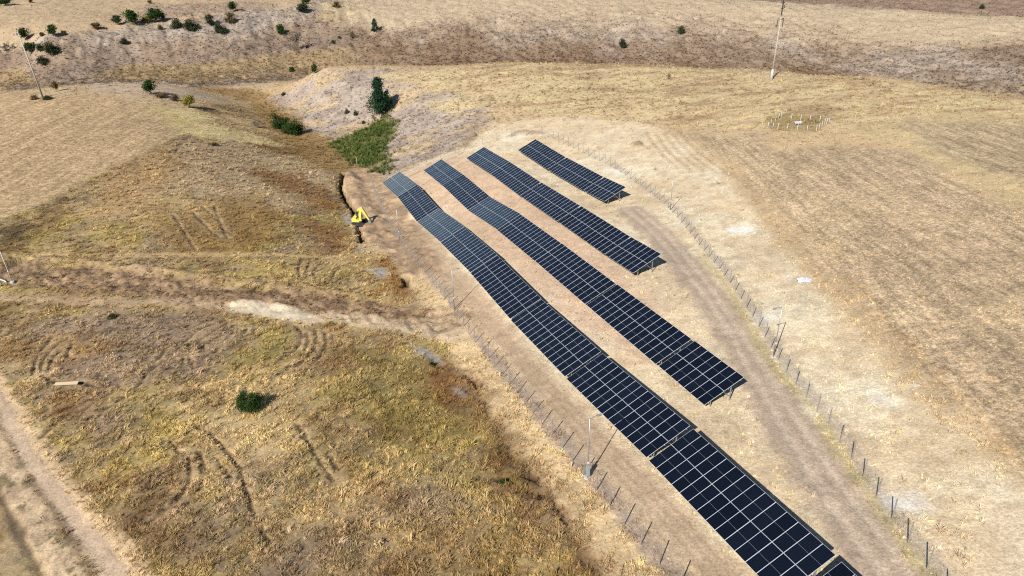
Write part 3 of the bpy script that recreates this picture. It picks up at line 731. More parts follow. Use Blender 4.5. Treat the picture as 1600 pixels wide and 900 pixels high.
def scatter(name, label, cat, P, sort, size, tint):
    n = len(P)
    pm = bpy.data.meshes.new(name); pm.vertices.add(n)
    pm.vertices.foreach_set('co', P.astype(np.float32).ravel())
    a = pm.attributes.new('sort', 'INT', 'POINT'); a.data.foreach_set('value', sort.astype(np.int32))
    turn = np.c_[rng.normal(0, 0.12, n), rng.normal(0, 0.12, n), rng.uniform(0, 6.283, n)]
    flat = sort == 2
    turn[flat, 2] = rng.normal(0.4, 0.7, flat.sum())
    a = pm.attributes.new('turn', 'FLOAT_VECTOR', 'POINT'); a.data.foreach_set('vector', turn.astype(np.float32).ravel())
    a = pm.attributes.new('size', 'FLOAT_VECTOR', 'POINT'); a.data.foreach_set('vector', size.astype(np.float32).ravel())
    a = pm.attributes.new('tint', 'FLOAT_COLOR', 'POINT'); a.data.foreach_set('color', np.c_[tint, np.ones(n)].astype(np.float32).ravel())
    o = link(name, pm)
    md = o.modifiers.new('scatter', 'NODES'); md.node_group = SCAT
    tag(o, label, cat, kind='stuff')
    return o

dxc = np.gradient(X.reshape(NY, NX), axis=1).ravel(); dyc = np.gradient(Y.reshape(NY, NX), axis=0).ravel()
def scatter_points(weight):
    n = rng.poisson(np.clip(weight * dxc * dyc, 0, 6)); idx = np.repeat(np.arange(nv), n)
    jx = rng.uniform(-0.5, 0.5, len(idx)) * dxc[idx]; jy = rng.uniform(-0.5, 0.5, len(idx)) * dyc[idx]
    return idx, np.c_[X[idx] + jx, Y[idx] + jy, Z[idx]]
vis = front & (np.abs(AZ) < 42) & (Y < 470) & (Y > 22)
clump = sstep(0.36, 0.62, fbm(X / 0.9, Y / 0.9, 3, 301))
dens = 30.0 * (50 / np.maximum(D, 45)) ** 1.45
wgt = vis * (1 + 0.8 * far) * np.clip(grass - 0.04, 0, 1) * dens * (0.18 + 1.2 * clump)
idx, P = scatter_points(wgt)
n = len(idx); print('tufts', n)
u = rng.uniform(0, 1, n)
sort = np.where(u < 0.30, 0, np.where(u < 0.52, 1, np.where(u < 0.72, 2, np.where(u < 0.87, 3, 4))))
sc = rng.lognormal(-1.42, 0.32, n) * (0.75 + 0.5 * grass[idx]) * np.clip(D[idx] / 140, 0.95, 1.35) * (0.8 + 0.45 * clump[idx]) * (1 - 0.5 * np.maximum(stubR, stubL)[idx])
size = np.c_[sc * 1.15, sc * 1.15, sc * rng.uniform(0.7, 1.15, n)]
sort = np.where(np.maximum(stubR, stubL)[idx] > 0.5, 2, sort)
tint = tuft_col[idx] * (rng.uniform(1.05, 2.2, (n, 1)) * (1 - 0.28 * sstep(90, 200, D[idx]))[:, None] * np.where((far[idx] > 0.5)[:, None], rng.uniform(0.4, 1.1, (n, 1)), 1.0)) * np.c_[np.ones(n), rng.uniform(0.94, 1.03, n), rng.uniform(0.82, 1.05, n)]
scatter('dry_grass', 'dry straw coloured grass and weeds covering the wild ground', 'grass', P, sort, size, np.clip(tint, 0.01, 0.85))
# reed bed
rw = np.zeros(nv)
for q in ([(520, 224), (560, 204), (600, 184), (620, 190), (606, 230), (600, 250), (580, 262), (555, 256), (532, 242)], [(585, 262), (608, 254), (600, 274), (583, 272)]):
    i, w = area(q, 2.4, 3.2, 3.0); rw[i] = np.maximum(rw[i], w * (0.35 + 0.9 * n2[i]))
idx, P = scatter_points(rw * 3.2)
n = len(idx); u = rng.uniform(0, 1, n)
sort = np.where(u < 0.45, 0, np.where(u < 0.7, 1, np.where(u < 0.85, 3, 4)))
sc = rng.uniform(0.55, 1.25, n); size = np.c_[sc * 0.9, sc * 0.9, sc * 1.2]
gn = fbm(P[:, 0] / 5, P[:, 1] / 5, 3, 411)[:, None]
gn = np.clip((gn - 0.5) * 2.6 + 0.5, 0, 1)
tint = (np.array([[0.125, 0.125, 0.035]]) * (1 - gn) + np.array([[0.045, 0.075, 0.018]]) * gn) * rng.uniform(0.6, 2.3, (n, 1))
scatter('reeds', 'dense green reed bed filling the gully head', 'reeds', P, sort, size, tint)
# ---------------------------------------------------------------- solar tables
def panel_material():
    mt, nt, p = new_mat('solar_cells'); N = nt.nodes; Lk = nt.links
    tc = N.new('ShaderNodeTexCoord'); sep = N.new('ShaderNodeSeparateXYZ'); Lk.new(tc.outputs['Object'], sep.inputs[0])
    def m_(op, a, b=0.0, c=None):
        n = N.new('ShaderNodeMath'); n.operation = op
        for k, v in enumerate((a, b) if c is None else (a, b, c)):
            if isinstance(v, (int, float)): n.inputs[k].default_value = v
            else: Lk.new(v, n.inputs[k])
        return n.outputs[0]
    def gap(v, pitch, wd):
        fr = m_('FRACT', m_('DIVIDE', v, pitch)); return m_('LESS_THAN', m_('ABSOLUTE', m_('SUBTRACT', fr, 0.5)), wd / pitch / 2)
    gx = gap(m_('ADD', sep.outputs[0], 0.0915), 0.183, 0.004)
    gy = gap(m_('ADD', sep.outputs[1], 0.0), 0.0925, 0.003)
    bus = gap(sep.outputs[0], 0.0183, 0.0012)
    g = m_('MINIMUM', m_('ADD', m_('ADD', gx, m_('MULTIPLY', gy, 0.35)), m_('MULTIPLY', bus, 0.25)), 1.0)
    oi = N.new('ShaderNodeObjectInfo')
    mr = N.new('ShaderNodeMapRange'); mr.inputs['To Min'].default_value = 0.75; mr.inputs['To Max'].default_value = 1.3; Lk.new(oi.outputs['Random'], mr.inputs[0])
    mx = N.new('ShaderNodeMix'); mx.data_type = 'RGBA'; mx.inputs[6].default_value = (0.002, 0.0032, 0.007, 1); mx.inputs[7].default_value = (0.028, 0.031, 0.043, 1)
    Lk.new(g, mx.inputs[0])
    m2 = N.new('ShaderNodeMix'); m2.data_type = 'RGBA'; m2.blend_type = 'MULTIPLY'; m2.inputs[0].default_value = 1
    Lk.new(mx.outputs[2], m2.inputs[6]); Lk.new(mr.outputs[0], m2.inputs[7])
    Lk.new(m2.outputs[2], p.inputs['Base Color'])
    p.inputs['Roughness'].default_value = 0.10; p.inputs['IOR'].default_value = 1.44
    no = N.new('ShaderNodeTexNoise'); no.inputs['Scale'].default_value = 1.5; Lk.new(tc.outputs['Object'], no.inputs[0])
    r2 = N.new('ShaderNodeMapRange'); r2.inputs['To Min'].default_value = 0.04; r2.inputs['To Max'].default_value = 0.10; Lk.new(no.outputs[0], r2.inputs[0]); Lk.new(r2.outputs[0], p.inputs['Roughness'])
    return mt
M['cells'] = panel_material()
FW = 0.013
mb = MB(); mb.box((MODW / 2, MODL / 2, 0.0), (MODW - 2 * FW, MODL - 2 * FW, 0.024))
panel_me = mb.mesh('solar_panel', (M['cells'],))
mb = MB()
mb.box((MODW / 2, FW / 2, 0), (MODW, FW, 0.036)); mb.box((MODW / 2, MODL - FW / 2, 0), (MODW, FW, 0.036))
mb.box((FW / 2, MODL / 2, 0), (FW, MODL - 2 * FW, 0.036)); mb.box((MODW - FW / 2, MODL / 2, 0), (FW, MODL - 2 * FW, 0.036))
frame_me = mb.mesh('panel_frame', (M['alu'],))
mb = MB(); mb.box((MODW / 2, MODL / 2, 0.0132), (MODW - 2 * FW, 0.012, 0.002))
M['ribbon'] = plain('cell_ribbon', (0.22, 0.23, 0.26), 0.4, 0.2, 0.05, 3)
ribbon_me = mb.mesh('centre_ribbon', (M['ribbon'],))
ORD = ['first', 'second', 'third', 'fourth', 'fifth', 'sixth', 'seventh', 'eighth', 'ninth']
ROWNAME = {1: 'longest row beside the dirt track', 2: 'second longest row', 3: 'third longest row', 4: 'shortest row by the far fence'}
EXTRA = {(1, 0): 'pale sky-reflecting solar table, far end of the longest row', (1, 8): 'solar table cut off by the bottom edge of the photo, nearest of all',
         (2, 6): 'half-length solar table ending the second longest row', (3, 4): 'half-length solar table ending the third longest row', (4, 2): 'half-length solar table ending the shortest row by the far fence'}
cnt = {}
table_ground = []
for r, s1, z1, s2, z2 in TABLES:
    k = cnt.get(r, 0); cnt[r] = k + 1
    A = RD * s1 + RN * OFFS[r] + Vector((0, 0, z1 + CZ)); B = RD * s2 + RN * OFFS[r] + Vector((0, 0, z2 + CZ))
    ncol = 14 if (A - B).length > 12 else 7
    e1 = (B - A).normalized(); e2 = RN * math.cos(TILT) + Vector((0, 0, math.sin(TILT)))
    sh = e2.dot(e1) * SLOPE / 2
    e2 = (e2 - e1 * e2.dot(e1)).normalized(); e3 = e1.cross(e2)
    if e3.z < 0: e3 = -e3
    # e1 x e2 must be right handed for the matrix
    Mx = Matrix((e1, e2, e3)).transposed().to_4x4()
    if Mx.to_3x3().determinant() < 0: raise RuntimeError('table axes')
    mid = (A + B) / 2; Ltab = ncol * MODP - 0.02
    org = mid - e1 * (Ltab / 2 - sh)
    Mx.translation = org
    t = bpy.data.objects.new('solar_table', None); COL.objects.link(t); t.matrix_world = Mx
    tag(t, EXTRA.get((r, k), '%s solar table from the far end of the %s' % (ORD[k], ROWNAME[r])), 'solar table', 'solar tables of the hillside plant')
    Mi = Mx.inverted()
    for c in range(ncol):
        for j in range(2):
            o = link('solar_panel', panel_me, None, t); o.location = (c * MODP, j * (MODL + 0.02), random.uniform(-0.002, 0.002)); o.rotation_euler = (random.gauss(0, 0.0022), random.gauss(0, 0.0022), 0)
            f = link('panel_frame', frame_me, None, o)
            q = link('centre_ribbon', ribbon_me, None, o)
    for y in (0.45, 1.85, 2.75, 4.15):
        mb = MB(); mb.bar((-0.06, y, -0.065), (Ltab + 0.06, y, -0.065), 0.05, 0.09, (0, 0, 1)); mb.build('purlin', M['zinc'], t)
    npost = 5 if ncol == 14 else 3
    for q in range(npost):
        x = 0.35 + (Ltab - 0.7) * q / (npost - 1)
        mb = MB(); mb.bar((x, 0.35, -0.17), (x, 4.3, -0.17), 0.06, 0.12, (0, 0, 1)); mb.build('rafter', M['zinc'], t)
        for y in (0.95, 3.35):
            top = Mx @ Vector((x, y, -0.17)); g = gz(top.x, top.y) - 0.45
            mb = MB(); mb.bar(Mi @ (top + Vector((0, 0, 0.05))), Mi @ Vector((top.x, top.y, g)), 0.10, 0.07, e1); mb.build('post', M['zinc'], t)
        top = Mx @ Vector((x, 2.2, -0.2)); rp = Mx @ Vector((x, 3.35, -0.17)); g = gz(rp.x, rp.y) + 0.45
        mb = MB(); mb.bar(Mi @ top, Mi @ Vector((rp.x, rp.y, g)), 0.05, 0.05, e1); mb.build('brace', M['zinc'], t)

# ---------------------------------------------------------------- fences
mb = MB(); mb.tube([(0, 0, -0.3), (0, 0, 1.95)], 0.046, 6); fpost_me = mb.mesh('fence_post', (M['post'],))
def fence(label, pts, spacing=2.5, exact=None, h=1.75):
    P = pts2(pts); P = smooth_line(P, 3)
    seg = np.r_[0, np.cumsum(np.hypot(*np.diff(P, axis=0).T))]
    n = max(2, round(seg[-1] / spacing) + 1); s = np.linspace(0, seg[-1], n)
    Q = [Vector((np.interp(a, seg, P[:, 0]), np.interp(a, seg, P[:, 1]), 0)) for a in s]
    for q in Q: q.z = gz(q.x, q.y)
    root = empty('wire_fence', Q[0])
    tag(root, label, 'fence', 'fences around the solar plant')
    for q in Q:
        o = link('fence_post', fpost_me, None, root); o.location = q - Q[0]; o.rotation_euler = (random.uniform(-.03, .03), random.uniform(-.03, .03), random.uniform(0, 3))
    mb = MB()
    for a, b in zip(Q[:-1], Q[1:]):
        a = a - Q[0]; b = b - Q[0]
        for hh in (0.08, 0.3, 0.52, 0.74, 0.96, 1.18, 1.4, 1.6, h):
            mb.tube([a + Vector((0, 0, hh)), b + Vector((0, 0, hh))], 0.003, 3)
        m_ = int((b - a).length / 0.16)
        for j in range(1, m_):
            p = a.lerp(b, j / m_); mb.tube([p + Vector((0, 0, 0.05)), p + Vector((0, 0, h))], 0.0022, 3)
    w = mb.build('wire_mesh', M['wire'], root); tag(w, kind='stuff')
    return root
fence('wire fence on grey posts between the dirt track and the wild grass', [(1062, 917), (1045, 899), (1015, 866), (988, 836), (962, 805), (939.6, 776), (918, 749), (898, 726), (879.5, 701), (863, 682), (846, 663), (830, 644), (803, 610), (778.5, 581), (758.5, 552), (735.7, 527), (712, 490), (687, 457), (665, 428), (639, 399), (625, 378), (608, 350), (592, 318), (583, 296)], 2.3)
fence('wire fence on pale posts across the far end of the rows', [(585, 294), (612, 282), (644, 268), (676, 254), (712, 241), (746, 229), (780, 219), (812, 213), (846, 210)], 3.4)
fence('wire fence running beside the cleared strip by the stubble field', [(848, 211), (868, 219), (890, 229), (920, 244), (950, 258), (980, 276), (1010, 297), (1040, 322), (1066, 350), (1090, 381), (1116, 412), (1142, 446), (1166, 481), (1188, 516), (1213, 560), (1240, 597), (1266, 630), (1293, 664), (1311.6, 690.5), (1332, 720), (1353, 754.7), (1376.6, 789), (1402, 824), (1428, 863), (1456, 900), (1480, 935)], 2.4)

# ---------------------------------------------------------------- light poles
def light_pole(px, py, label, H=5.9, arm_az=200, box=False, footing=True, pm='zinc'):
    b = at(px, py); t = empty('light_pole', b)
    tag(t, label, 'light pole', 'light poles along the fence')
    mb = MB(); mb.tube([(0, 0, -0.3), (0, 0, H)], [0.065, 0.04], 8); mb.build('pole', M[pm], t, True)
    ax = Vector((math.sin(R(arm_az)), math.cos(R(arm_az)), 0))
    mb = MB(); mb.tube([(0, 0, H - 0.08), tuple(ax * 0.45 + Vector((0, 0, H + 0.02))), tuple(ax * 0.75 + Vector((0, 0, H)))], 0.025, 6); mb.build('arm', M['zinc'], t)
    mb = MB(); mb.bar(ax * 0.7 + Vector((0, 0, H - 0.02)), ax * 1.1 + Vector((0, 0, H - 0.06)), 0.2, 0.08); mb.build('lamp_head', M['grey_box'], t)
    mb = MB(); mb.box((0, 0, 1.9 * 0.9), (0.16, 0.12, 0.22)); mb.build('junction_box', M['white'], t)
    if footing:
        mb = MB(); mb.tube([(0, 0, -0.3), (0, 0, 0.06), (0, 0, 0.10)], [0.30, 0.30, 0.27], 10); mb.build('footing', M['white'], t)
    if box:
        mb = MB(); mb.box((-0.02, -0.12, 0.95), (0.34, 0.2, 1.1)); mb.build('cabinet', M['grey_box'], t)
    return t
light_pole(918, 747, 'tall light pole with a grey cabinet beside the near tables', 6.3, 60, True)
light_pole(1208, 558, 'grey light pole on a white footing by the cleared strip', 6.0, 250)
light_pole(710, 483, 'light pole in the track fence halfway along the longest row', 5.8, 60, False, False)
light_pole(624.5, 376, 'thin pale light pole between the excavator and the longest row', 5.8, 60, False, False)
light_pole(1047, 329, 'light pole in the fence beside the end of the shortest row', 5.6, 250)
light_pole(19, 440, 'white light pole at the left edge above the dug trench', 7.2, 60, pm='white_bright')
mb = MB(); mb.tube([(0, 0, -0.2), (0, 0, 1.9)], 0.05, 6); sp = mb.build('marker_post', M['white']); sp.location = at(558, 257)
tag(sp, 'thin white marker post standing in the green reeds', 'post')

# ---------------------------------------------------------------- utility poles
def utility_pole_tall(px, py, H):
    b = at(px, py); t = empty('utility_pole', b, R(25)); t.rotation_euler = (R(-0.6), R(1.2), R(25))
    tag(t, 'tall concrete utility pole with a wide white base on the ridge', 'utility pole')
    mb = MB(); mb.tube([(0, 0, -0.5), (0, 0, H * 0.82)], [0.26, 0.13], 10); mb.build('shaft', M['concrete'], t, True)
    mb = MB(); mb.tube([(0, 0, -0.5), (0, 0, 2.0), (0, 0, 2.7)], [0.42, 0.38, 0.26], 10); mb.build('base_sleeve', M['white'], t, True)
    mb = MB(); mb.bar((0, 0, H * 0.80), (0, 0, H), 0.22, 0.22); mb.build('top_section', M['dark_steel'], t)
    for z, w in ((H * 0.77, 1.0), (H * 0.9, 0.7), (H * 0.965, 0.6)):
        mb = MB(); mb.bar((-w, 0, z + 0.25), (0, 0, z), 0.14); mb.bar((w, 0, z + 0.25), (0, 0, z), 0.14); mb.build('cross_arm', M['dark_steel'], t)
    for x in (-0.95, 0.95):
        mb = MB(); mb.tube([(x, 0, H * 0.77 + 0.2), (x, 0, H * 0.77 - 0.2), (x, 0, H * 0.77 - 1.9)], [0.05, 0.13, 0.11], 8); mb.build('insulator', M['insulator'], t)
    for x, z in ((0.6, H * 0.9 + .3), (-.5, H * .965 + .3), (0, H)):
        mb = MB(); mb.tube([(x, 0, z - 0.1), (x, 0, z + 0.25), (x, 0, z + 0.7)], [0.06, 0.15, 0.06], 8); mb.build('insulator', M['insulator'], t)
utility_pole_tall(1205, 124, 114 * px_m(1206, 123) * 1.01)
def utility_pole_left(px, py, H):
    b = at(px, py); t = empty('utility_pole', b); t.rotation_euler = (0, R(-3.0), 0)
    tag(t, 'leaning pale utility pole with a cross arm at the edge of the left stubble field', 'utility pole')
    mb = MB(); mb.tube([(0, 0, -0.5), (0, 0, H)], [0.24, 0.14], 10); mb.build('shaft', M['concrete'], t, True)
    for z, w in ((H * 0.93, 1.3), (H * 0.885, 1.3)):
        mb = MB(); mb.bar((-w, -0.1, z), (w * 0.4, -0.1, z), 0.16); mb.build('cross_arm', M['concrete'], t)
    for x in (-1.2, -0.4, 0.4):
        mb = MB(); mb.tube([(x, -0.1, H * 0.93 + 0.06), (x, -0.1, H * 0.93 + 0.35), (x, -0.1, H * 0.93 + 0.6)], [0.05, 0.14, 0.06], 8); mb.build('insulator', M['insulator'], t)
    mb = MB(); mb.tube([(0, 0, H), (0, 0, H + 0.3), (0, 0, H + 0.7)], [0.06, 0.15, 0.05], 8); mb.build('insulator', M['insulator'], t)
utility_pole_left(67, 152, 100 * px_m(67, 152))

# ---------------------------------------------------------------- post enclosure with trough
pe = [(297, 500), (375, 512), (450, 520), (597, 525), (757, 525), (908, 550), (1055, 548), (1098, 512), (1140, 478), (1183, 447), (1215, 440), (1255, 402), (1107, 400), (955, 382), (808, 385), (665, 355), (505, 340), (465, 360), (415, 400), (345, 450)]
PE = [at(1170 + x / 10, 150 + y / 10) for x, y in pe]
t = empty('post_enclosure', PE[0]); tag(t, 'small enclosure of white posts around a trough on the yellow grass', 'enclosure')
hp = 9.5 * px_m(1245, 195)
mb = MB(); mb.tube([(0, 0, -0.2), (0, 0, hp)], 0.055, 6); pm_ = mb.mesh('enclosure_post', (M['white_bright'],))
for q in PE:
    o = link('enclosure_post', pm_, None, t); o.location = q - PE[0]; o.rotation_euler = (random.uniform(-.04, .04), random.uniform(-.04, .04), 0)
for hh in (0.45, 0.85):
    mb = MB()
    for a, b in zip(PE, PE[1:] + PE[:1]):
        mb.tube([a - PE[0] + Vector((0, 0, hp * hh)), b - PE[0] + Vector((0, 0, hp * hh))], 0.01, 4)
    mb.build('rail_wire', M['wire'], t)
b = at(1246, 195.5); t = empty('water_trough', b, R(4)); tag(t, 'white trough on short legs inside the post enclosure', 'trough')
mb = MB(); mb.prism([(-0.85, 0.75), (-0.7, 0.42), (0.7, 0.42), (0.85, 0.75), (0.78, 0.75), (0.64, 0.5), (-0.64, 0.5), (-0.78, 0.75)], 0.6); mb.build('basin', M['white'], t)
for s in (-1, 1):
    mb = MB(); mb.box((0.73 * s * 0, 0.31 * s, 0.58), (1.5, 0.04, 0.3)); mb.build('side_panel', M['white'], t)
for x in (-0.55, 0.55):
    mb = MB(); mb.box((x, 0, 0.2), (0.1, 0.5, 0.44)); mb.build('leg', M['grey_box'], t)

# ---------------------------------------------------------------- excavator
ex = at(561, 350); t = empty('excavator', ex + Vector((0, 0, -0.1)), R(-8)); t.scale = (1.12, 1.12, 1.12); tag(t, 'yellow excavator digging at the dark trench', 'excavator')
for s in (-1, 1):
    pr = [(-1.2, 0.28), (-1.0, 0.04), (1.0, 0.04), (1.2, 0.28), (1.0, 0.56), (-1.0, 0.56)]
    mb = MB(); mb.prism([(x, z) for x, z in pr], 0.36, Matrix.Translation((0, 0.62 * s, 0))); tk = mb.build('track', M['black'], t)
    for x in (-0.95, 0, 0.95):
        mb = MB(); mb.tube([(x, 0.78 * s, 0.3), (x, 0.84 * s, 0.3)], 0.18, 10); mb.build('wheel', M['dark_steel'], tk)
mb = MB(); mb.box((0, 0, 0.5), (1.2, 0.9, 0.3)); mb.build('undercarriage', M['dark_steel'], t)
mb = MB(); mb.prism([(-0.95, 0.72), (0.35, 0.72), (0.35, 0.95), (-0.05, 1.15), (-0.2, 1.45), (-0.8, 1.45), (-0.95, 1.25)], 1.4); hs = mb.build('house', M['yellow'], t)
mb = MB(); mb.box((-1.0, 0, 0.95), (0.1, 1.3, 0.4)); mb.build('counterweight', M['dark_steel'], hs)
cb = MB(); cb.prism([(-0.45, 1.0), (0.42, 1.0), (0.38, 1.75), (0.25, 1.9), (-0.45, 1.9)], 0.62, Matrix.Translation((0, 0.38, 0))); cbo = cb.build('cab_glass', M['glass_dark'], t)
mb = MB(); mb.box((-0.03, 0.38, 1.94), (0.95, 0.7, 0.07)); mb.build('cab_roof', M['dark_steel'], t)
for x, y in ((-0.5, 0.02), (-0.5, 0.74), (0.52, 0.02), (0.52, 0.74)):
    mb = MB(); mb.bar((x * 0.86 + (0.05 if x > 0 else 0), y, 1.0), (x * 0.86, y, 1.92), 0.07); mb.build('cab_pillar', M['yellow'], t)
Y0 = -0.32
mb = MB(); mb.prism([(0.30, 0.85), (0.68, 0.85), (0.74, 1.9), (0.98, 3.0), (0.85, 3.15), (0.62, 3.1), (0.30, 2.0)], 0.42, Matrix.Translation((0, Y0, 0))); bo = mb.build('boom', M['yellow'], t)
mb = MB(); mb.bar((0.75, Y0, 1.0), (0.72, Y0, 2.35), 0.10, 0.10, (0, 1, 0)); mb.build('boom_cylinder', M['dark_steel'], bo)
mb = MB(); mb.prism([(0.15, 2.92), (0.62, 3.22), (1.0, 3.27), (2.05, 1.15), (1.86, 1.05), (0.78, 2.84), (0.14, 2.66)], 0.36, Matrix.Translation((0, Y0, 0))); st = mb.build('stick', M['yellow'], t)
mb = MB(); mb.bar((0.2, Y0 + 0.02, 2.95), (0.45, Y0 + 0.02, 2.05), 0.1, 0.1, (0, 1, 0)); mb.build('stick_cylinder', M['zinc'], st)
mb = MB(); mb.prism([(1.8, 1.15), (2.1, 1.15), (2.35, 0.8), (2.3, 0.35), (2.0, 0.12), (1.6, 0.2), (1.95, 0.35), (2.1, 0.6)], 0.62, Matrix.Translation((0, Y0, 0))); bk = mb.build('bucket', M['zinc'], t)
for k in range(4):
    mb = MB(); mb.bar((1.62, Y0 - 0.25 + k * 0.167, 0.2), (1.42, Y0 - 0.25 + k * 0.167, 0.27), 0.07, 0.05); mb.build('tooth', M['dark_steel'], bk)

# ---------------------------------------------------------------- loose things on the ground
def crumple(name, mat, L, W, H, seed):
    bm = bmesh.new(); bmesh.ops.create_grid(bm, x_segments=26, y_segments=16, size=1)
    for v in bm.verts:
        x, y = v.co.x, v.co.y
        nn = float(fbm(np.array([x * 2.4 + seed]), np.array([y * 2.4]), 3, seed)[0]); mm = abs(float(fbm(np.array([x * 3.5]), np.array([y * 3.5 + seed]), 2, seed + 5)[0]) - 0.5) * 2
        edge = max(0, 1 - (x * x + y * y) * 0.62)
        v.co = Vector((x * L / 2 * (0.8 + 0.4 * nn), y * W / 2 * (0.75 + 0.5 * nn), 0.03 + H * edge * (0.35 + 0.8 * mm + 0.3 * nn)))
    me = bpy.data.meshes.new(name); bm.to_mesh(me); bm.free(); me.materials.append(mat)
    o = link(name, me); sm = o.modifiers.new('thickness', 'SOLIDIFY'); sm.thickness = 0.012
    return o
pm1 = px_m(1258, 438)
o = crumple('plastic_sheet', M['bag'], 22 * pm1, 13 * pm1, 0.55, 3); o.location = at(1257, 439.5); o.rotation_euler = (0, 0, R(-6)); tag(o, 'crumpled white plastic sheet lying by the edge of the stubble', 'plastic sheet')
mb = MB(); mb.add([(-0.5, -0.25, 0.02), (0.6, 0.1, 0.02), (0.55, 0.5, 0.3), (-0.45, 0.0, 0.1), (-0.5, -0.25, -0.03), (0.6, 0.1, -0.03), (0.55, 0.5, 0.24), (-0.45, 0.0, 0.04)], [(0, 1, 2, 3), (7, 6, 5, 4), (0, 4, 5, 1), (1, 5, 6, 2), (2, 6, 7, 3), (3, 7, 4, 0)])
M['card'] = plain('brown_board', (0.26, 0.15, 0.07), 0.8, 0, 0.2, 5)
o = mb.build('cardboard', M['card']); o.location = at(1275, 433); tag(o, 'folded brown cardboard beside the white plastic sheet', 'cardboard')
pm1 = px_m(105, 600)
mb = MB(); mb.prism([(-18 * pm1, 0), (17 * pm1, 0.02), (18 * pm1, 0.16), (8 * pm1, 0.13), (-6 * pm1, 0.10), (-18 * pm1, 0.09)], 0.42)
o = mb.build('wooden_board', M['pale_wood']); o.location = at(105, 601) + Vector((0, 0, 0.12)); o.rotation_euler = (R(12), 0, R(2)); tag(o, 'pale weathered board lying in the dry grass', 'board')
pm1 = px_m(5, 440)
mb = MB(); mb.tube([(-1.6, 0.9, 0.15), (0.2, 0.1, 0.15), (0.9, -0.35, 0.12)], 0.11, 8); o = mb.build('pipe', M['white'], None, True); o.location = at(3, 440); tag(o, 'white plastic pipe on the ground at the left edge', 'pipe')

# ---------------------------------------------------------------- trees and shrubs
def leaf_mat(name, a, b, tr=0.2):
    mt, nt, p = new_mat(name); N = nt.nodes; Lk = nt.links; N.remove(p)
    g = N.new('ShaderNodeNewGeometry'); no = N.new('ShaderNodeTexNoise'); no.inputs['Scale'].default_value = 1.3; no.inputs['Detail'].default_value = 5
    Lk.new(g.outputs['Position'], no.inputs[0])
    rp = N.new('ShaderNodeValToRGB'); rp.color_ramp.elements[0].position = 0.35; rp.color_ramp.elements[1].position = 0.65
    rp.color_ramp.elements[0].color = (*a, 1); rp.color_ramp.elements[1].color = (*b, 1); Lk.new(no.outputs[0], rp.inputs[0])
    d = N.new('ShaderNodeBsdfDiffuse'); t_ = N.new('ShaderNodeBsdfTranslucent'); ms = N.new('ShaderNodeMixShader'); ms.inputs[0].default_value = tr
    Lk.new(rp.outputs[0], d.inputs[0]); Lk.new(rp.outputs[0], t_.inputs[0]); Lk.new(d.outputs[0], ms.inputs[1]); Lk.new(t_.outputs[0], ms.inputs[2])
    Lk.new(ms.outputs[0], N['Material Output'].inputs[0]); return mt
LM = {'green': leaf_mat('green_leaves', (0.016, 0.036, 0.010), (0.048, 0.078, 0.020)), 'dark': leaf_mat('dark_leaves', (0.028, 0.036, 0.018), (0.060, 0.070, 0.034)),
      'olive': leaf_mat('yellowing_leaves', (0.11, 0.10, 0.02), (0.30, 0.25, 0.04)), 'brown': leaf_mat('brown_leaves', (0.08, 0.055, 0.025), (0.17, 0.12, 0.055)),
      'grey': leaf_mat('grey_twigs', (0.07, 0.065, 0.045), (0.15, 0.135, 0.10)), 'needle': leaf_mat('needles', (0.012, 0.035, 0.018), (0.03, 0.065, 0.03))}
def crown_mesh(name, shape, n, leaf, seed, mat, nc=None):
    r = np.random.default_rng(seed)
    nc = nc or {'round': 26, 'low': 24, 'cone': 40, 'sparse': 16, 'tall': 30}[shape]
    c = []
    while len(c) < nc:
        p = r.uniform(-1, 1, 3)
        if shape == 'cone':
            h = (p[2] + 1) / 2; rad = 0.44 * (1 - h) ** 0.85 + 0.04; a = r.uniform(0, 6.283); q = rad * r.uniform(0.45, 1.0)
            c.append((math.cos(a) * q, math.sin(a) * q, 0.07 + 0.9 * h)); continue
        l = np.linalg.norm(p)
        if l > 1 or l < 0.35: continue
        if shape == 'round': c.append((p[0] * .40, p[1] * .40, 0.56 + p[2] * .34))
        elif shape == 'tall': c.append((p[0] * .36, p[1] * .36, 0.53 + p[2] * .40))
        elif shape == 'low': c.append((p[0] * .42, p[1] * .42, 0.10 + abs(p[2]) * .72))
        else: c.append((p[0] * .42, p[1] * .42, 0.5 + p[2] * .42))
    c = np.array(c); sg = {'round': .105, 'low': .11, 'cone': .075, 'sparse': .10, 'tall': .10}[shape]
    k = r.integers(0, nc, n); pos = c[k] + r.normal(0, 1, (n, 3)) * (sg * r.uniform(0.55, 1.3, nc))[k][:, None] * np.array([1, 1, 0.8]); pos[:, 2] = np.clip(pos[:, 2], 0.02, 1.03)
    nrm = r.normal(0, 1, (n, 3)) + np.array([0, 0, 0.7]); nrm /= np.linalg.norm(nrm, axis=1)[:, None]
    aux = r.normal(0, 1, (n, 3)); x = np.cross(nrm, aux); x /= np.linalg.norm(x, axis=1)[:, None]; y = np.cross(nrm, x)
    s = (leaf * r.uniform(0.6, 1.3, n))[:, None]
    V = np.stack([pos - x * s, pos - y * s * .6, pos + x * s, pos + y * s * .6], 1).reshape(-1, 3)
    me = bpy.data.meshes.new(name); me.from_pydata(V.tolist(), [], np.arange(4 * n).reshape(-1, 4).tolist()); me.materials.append(mat); return me
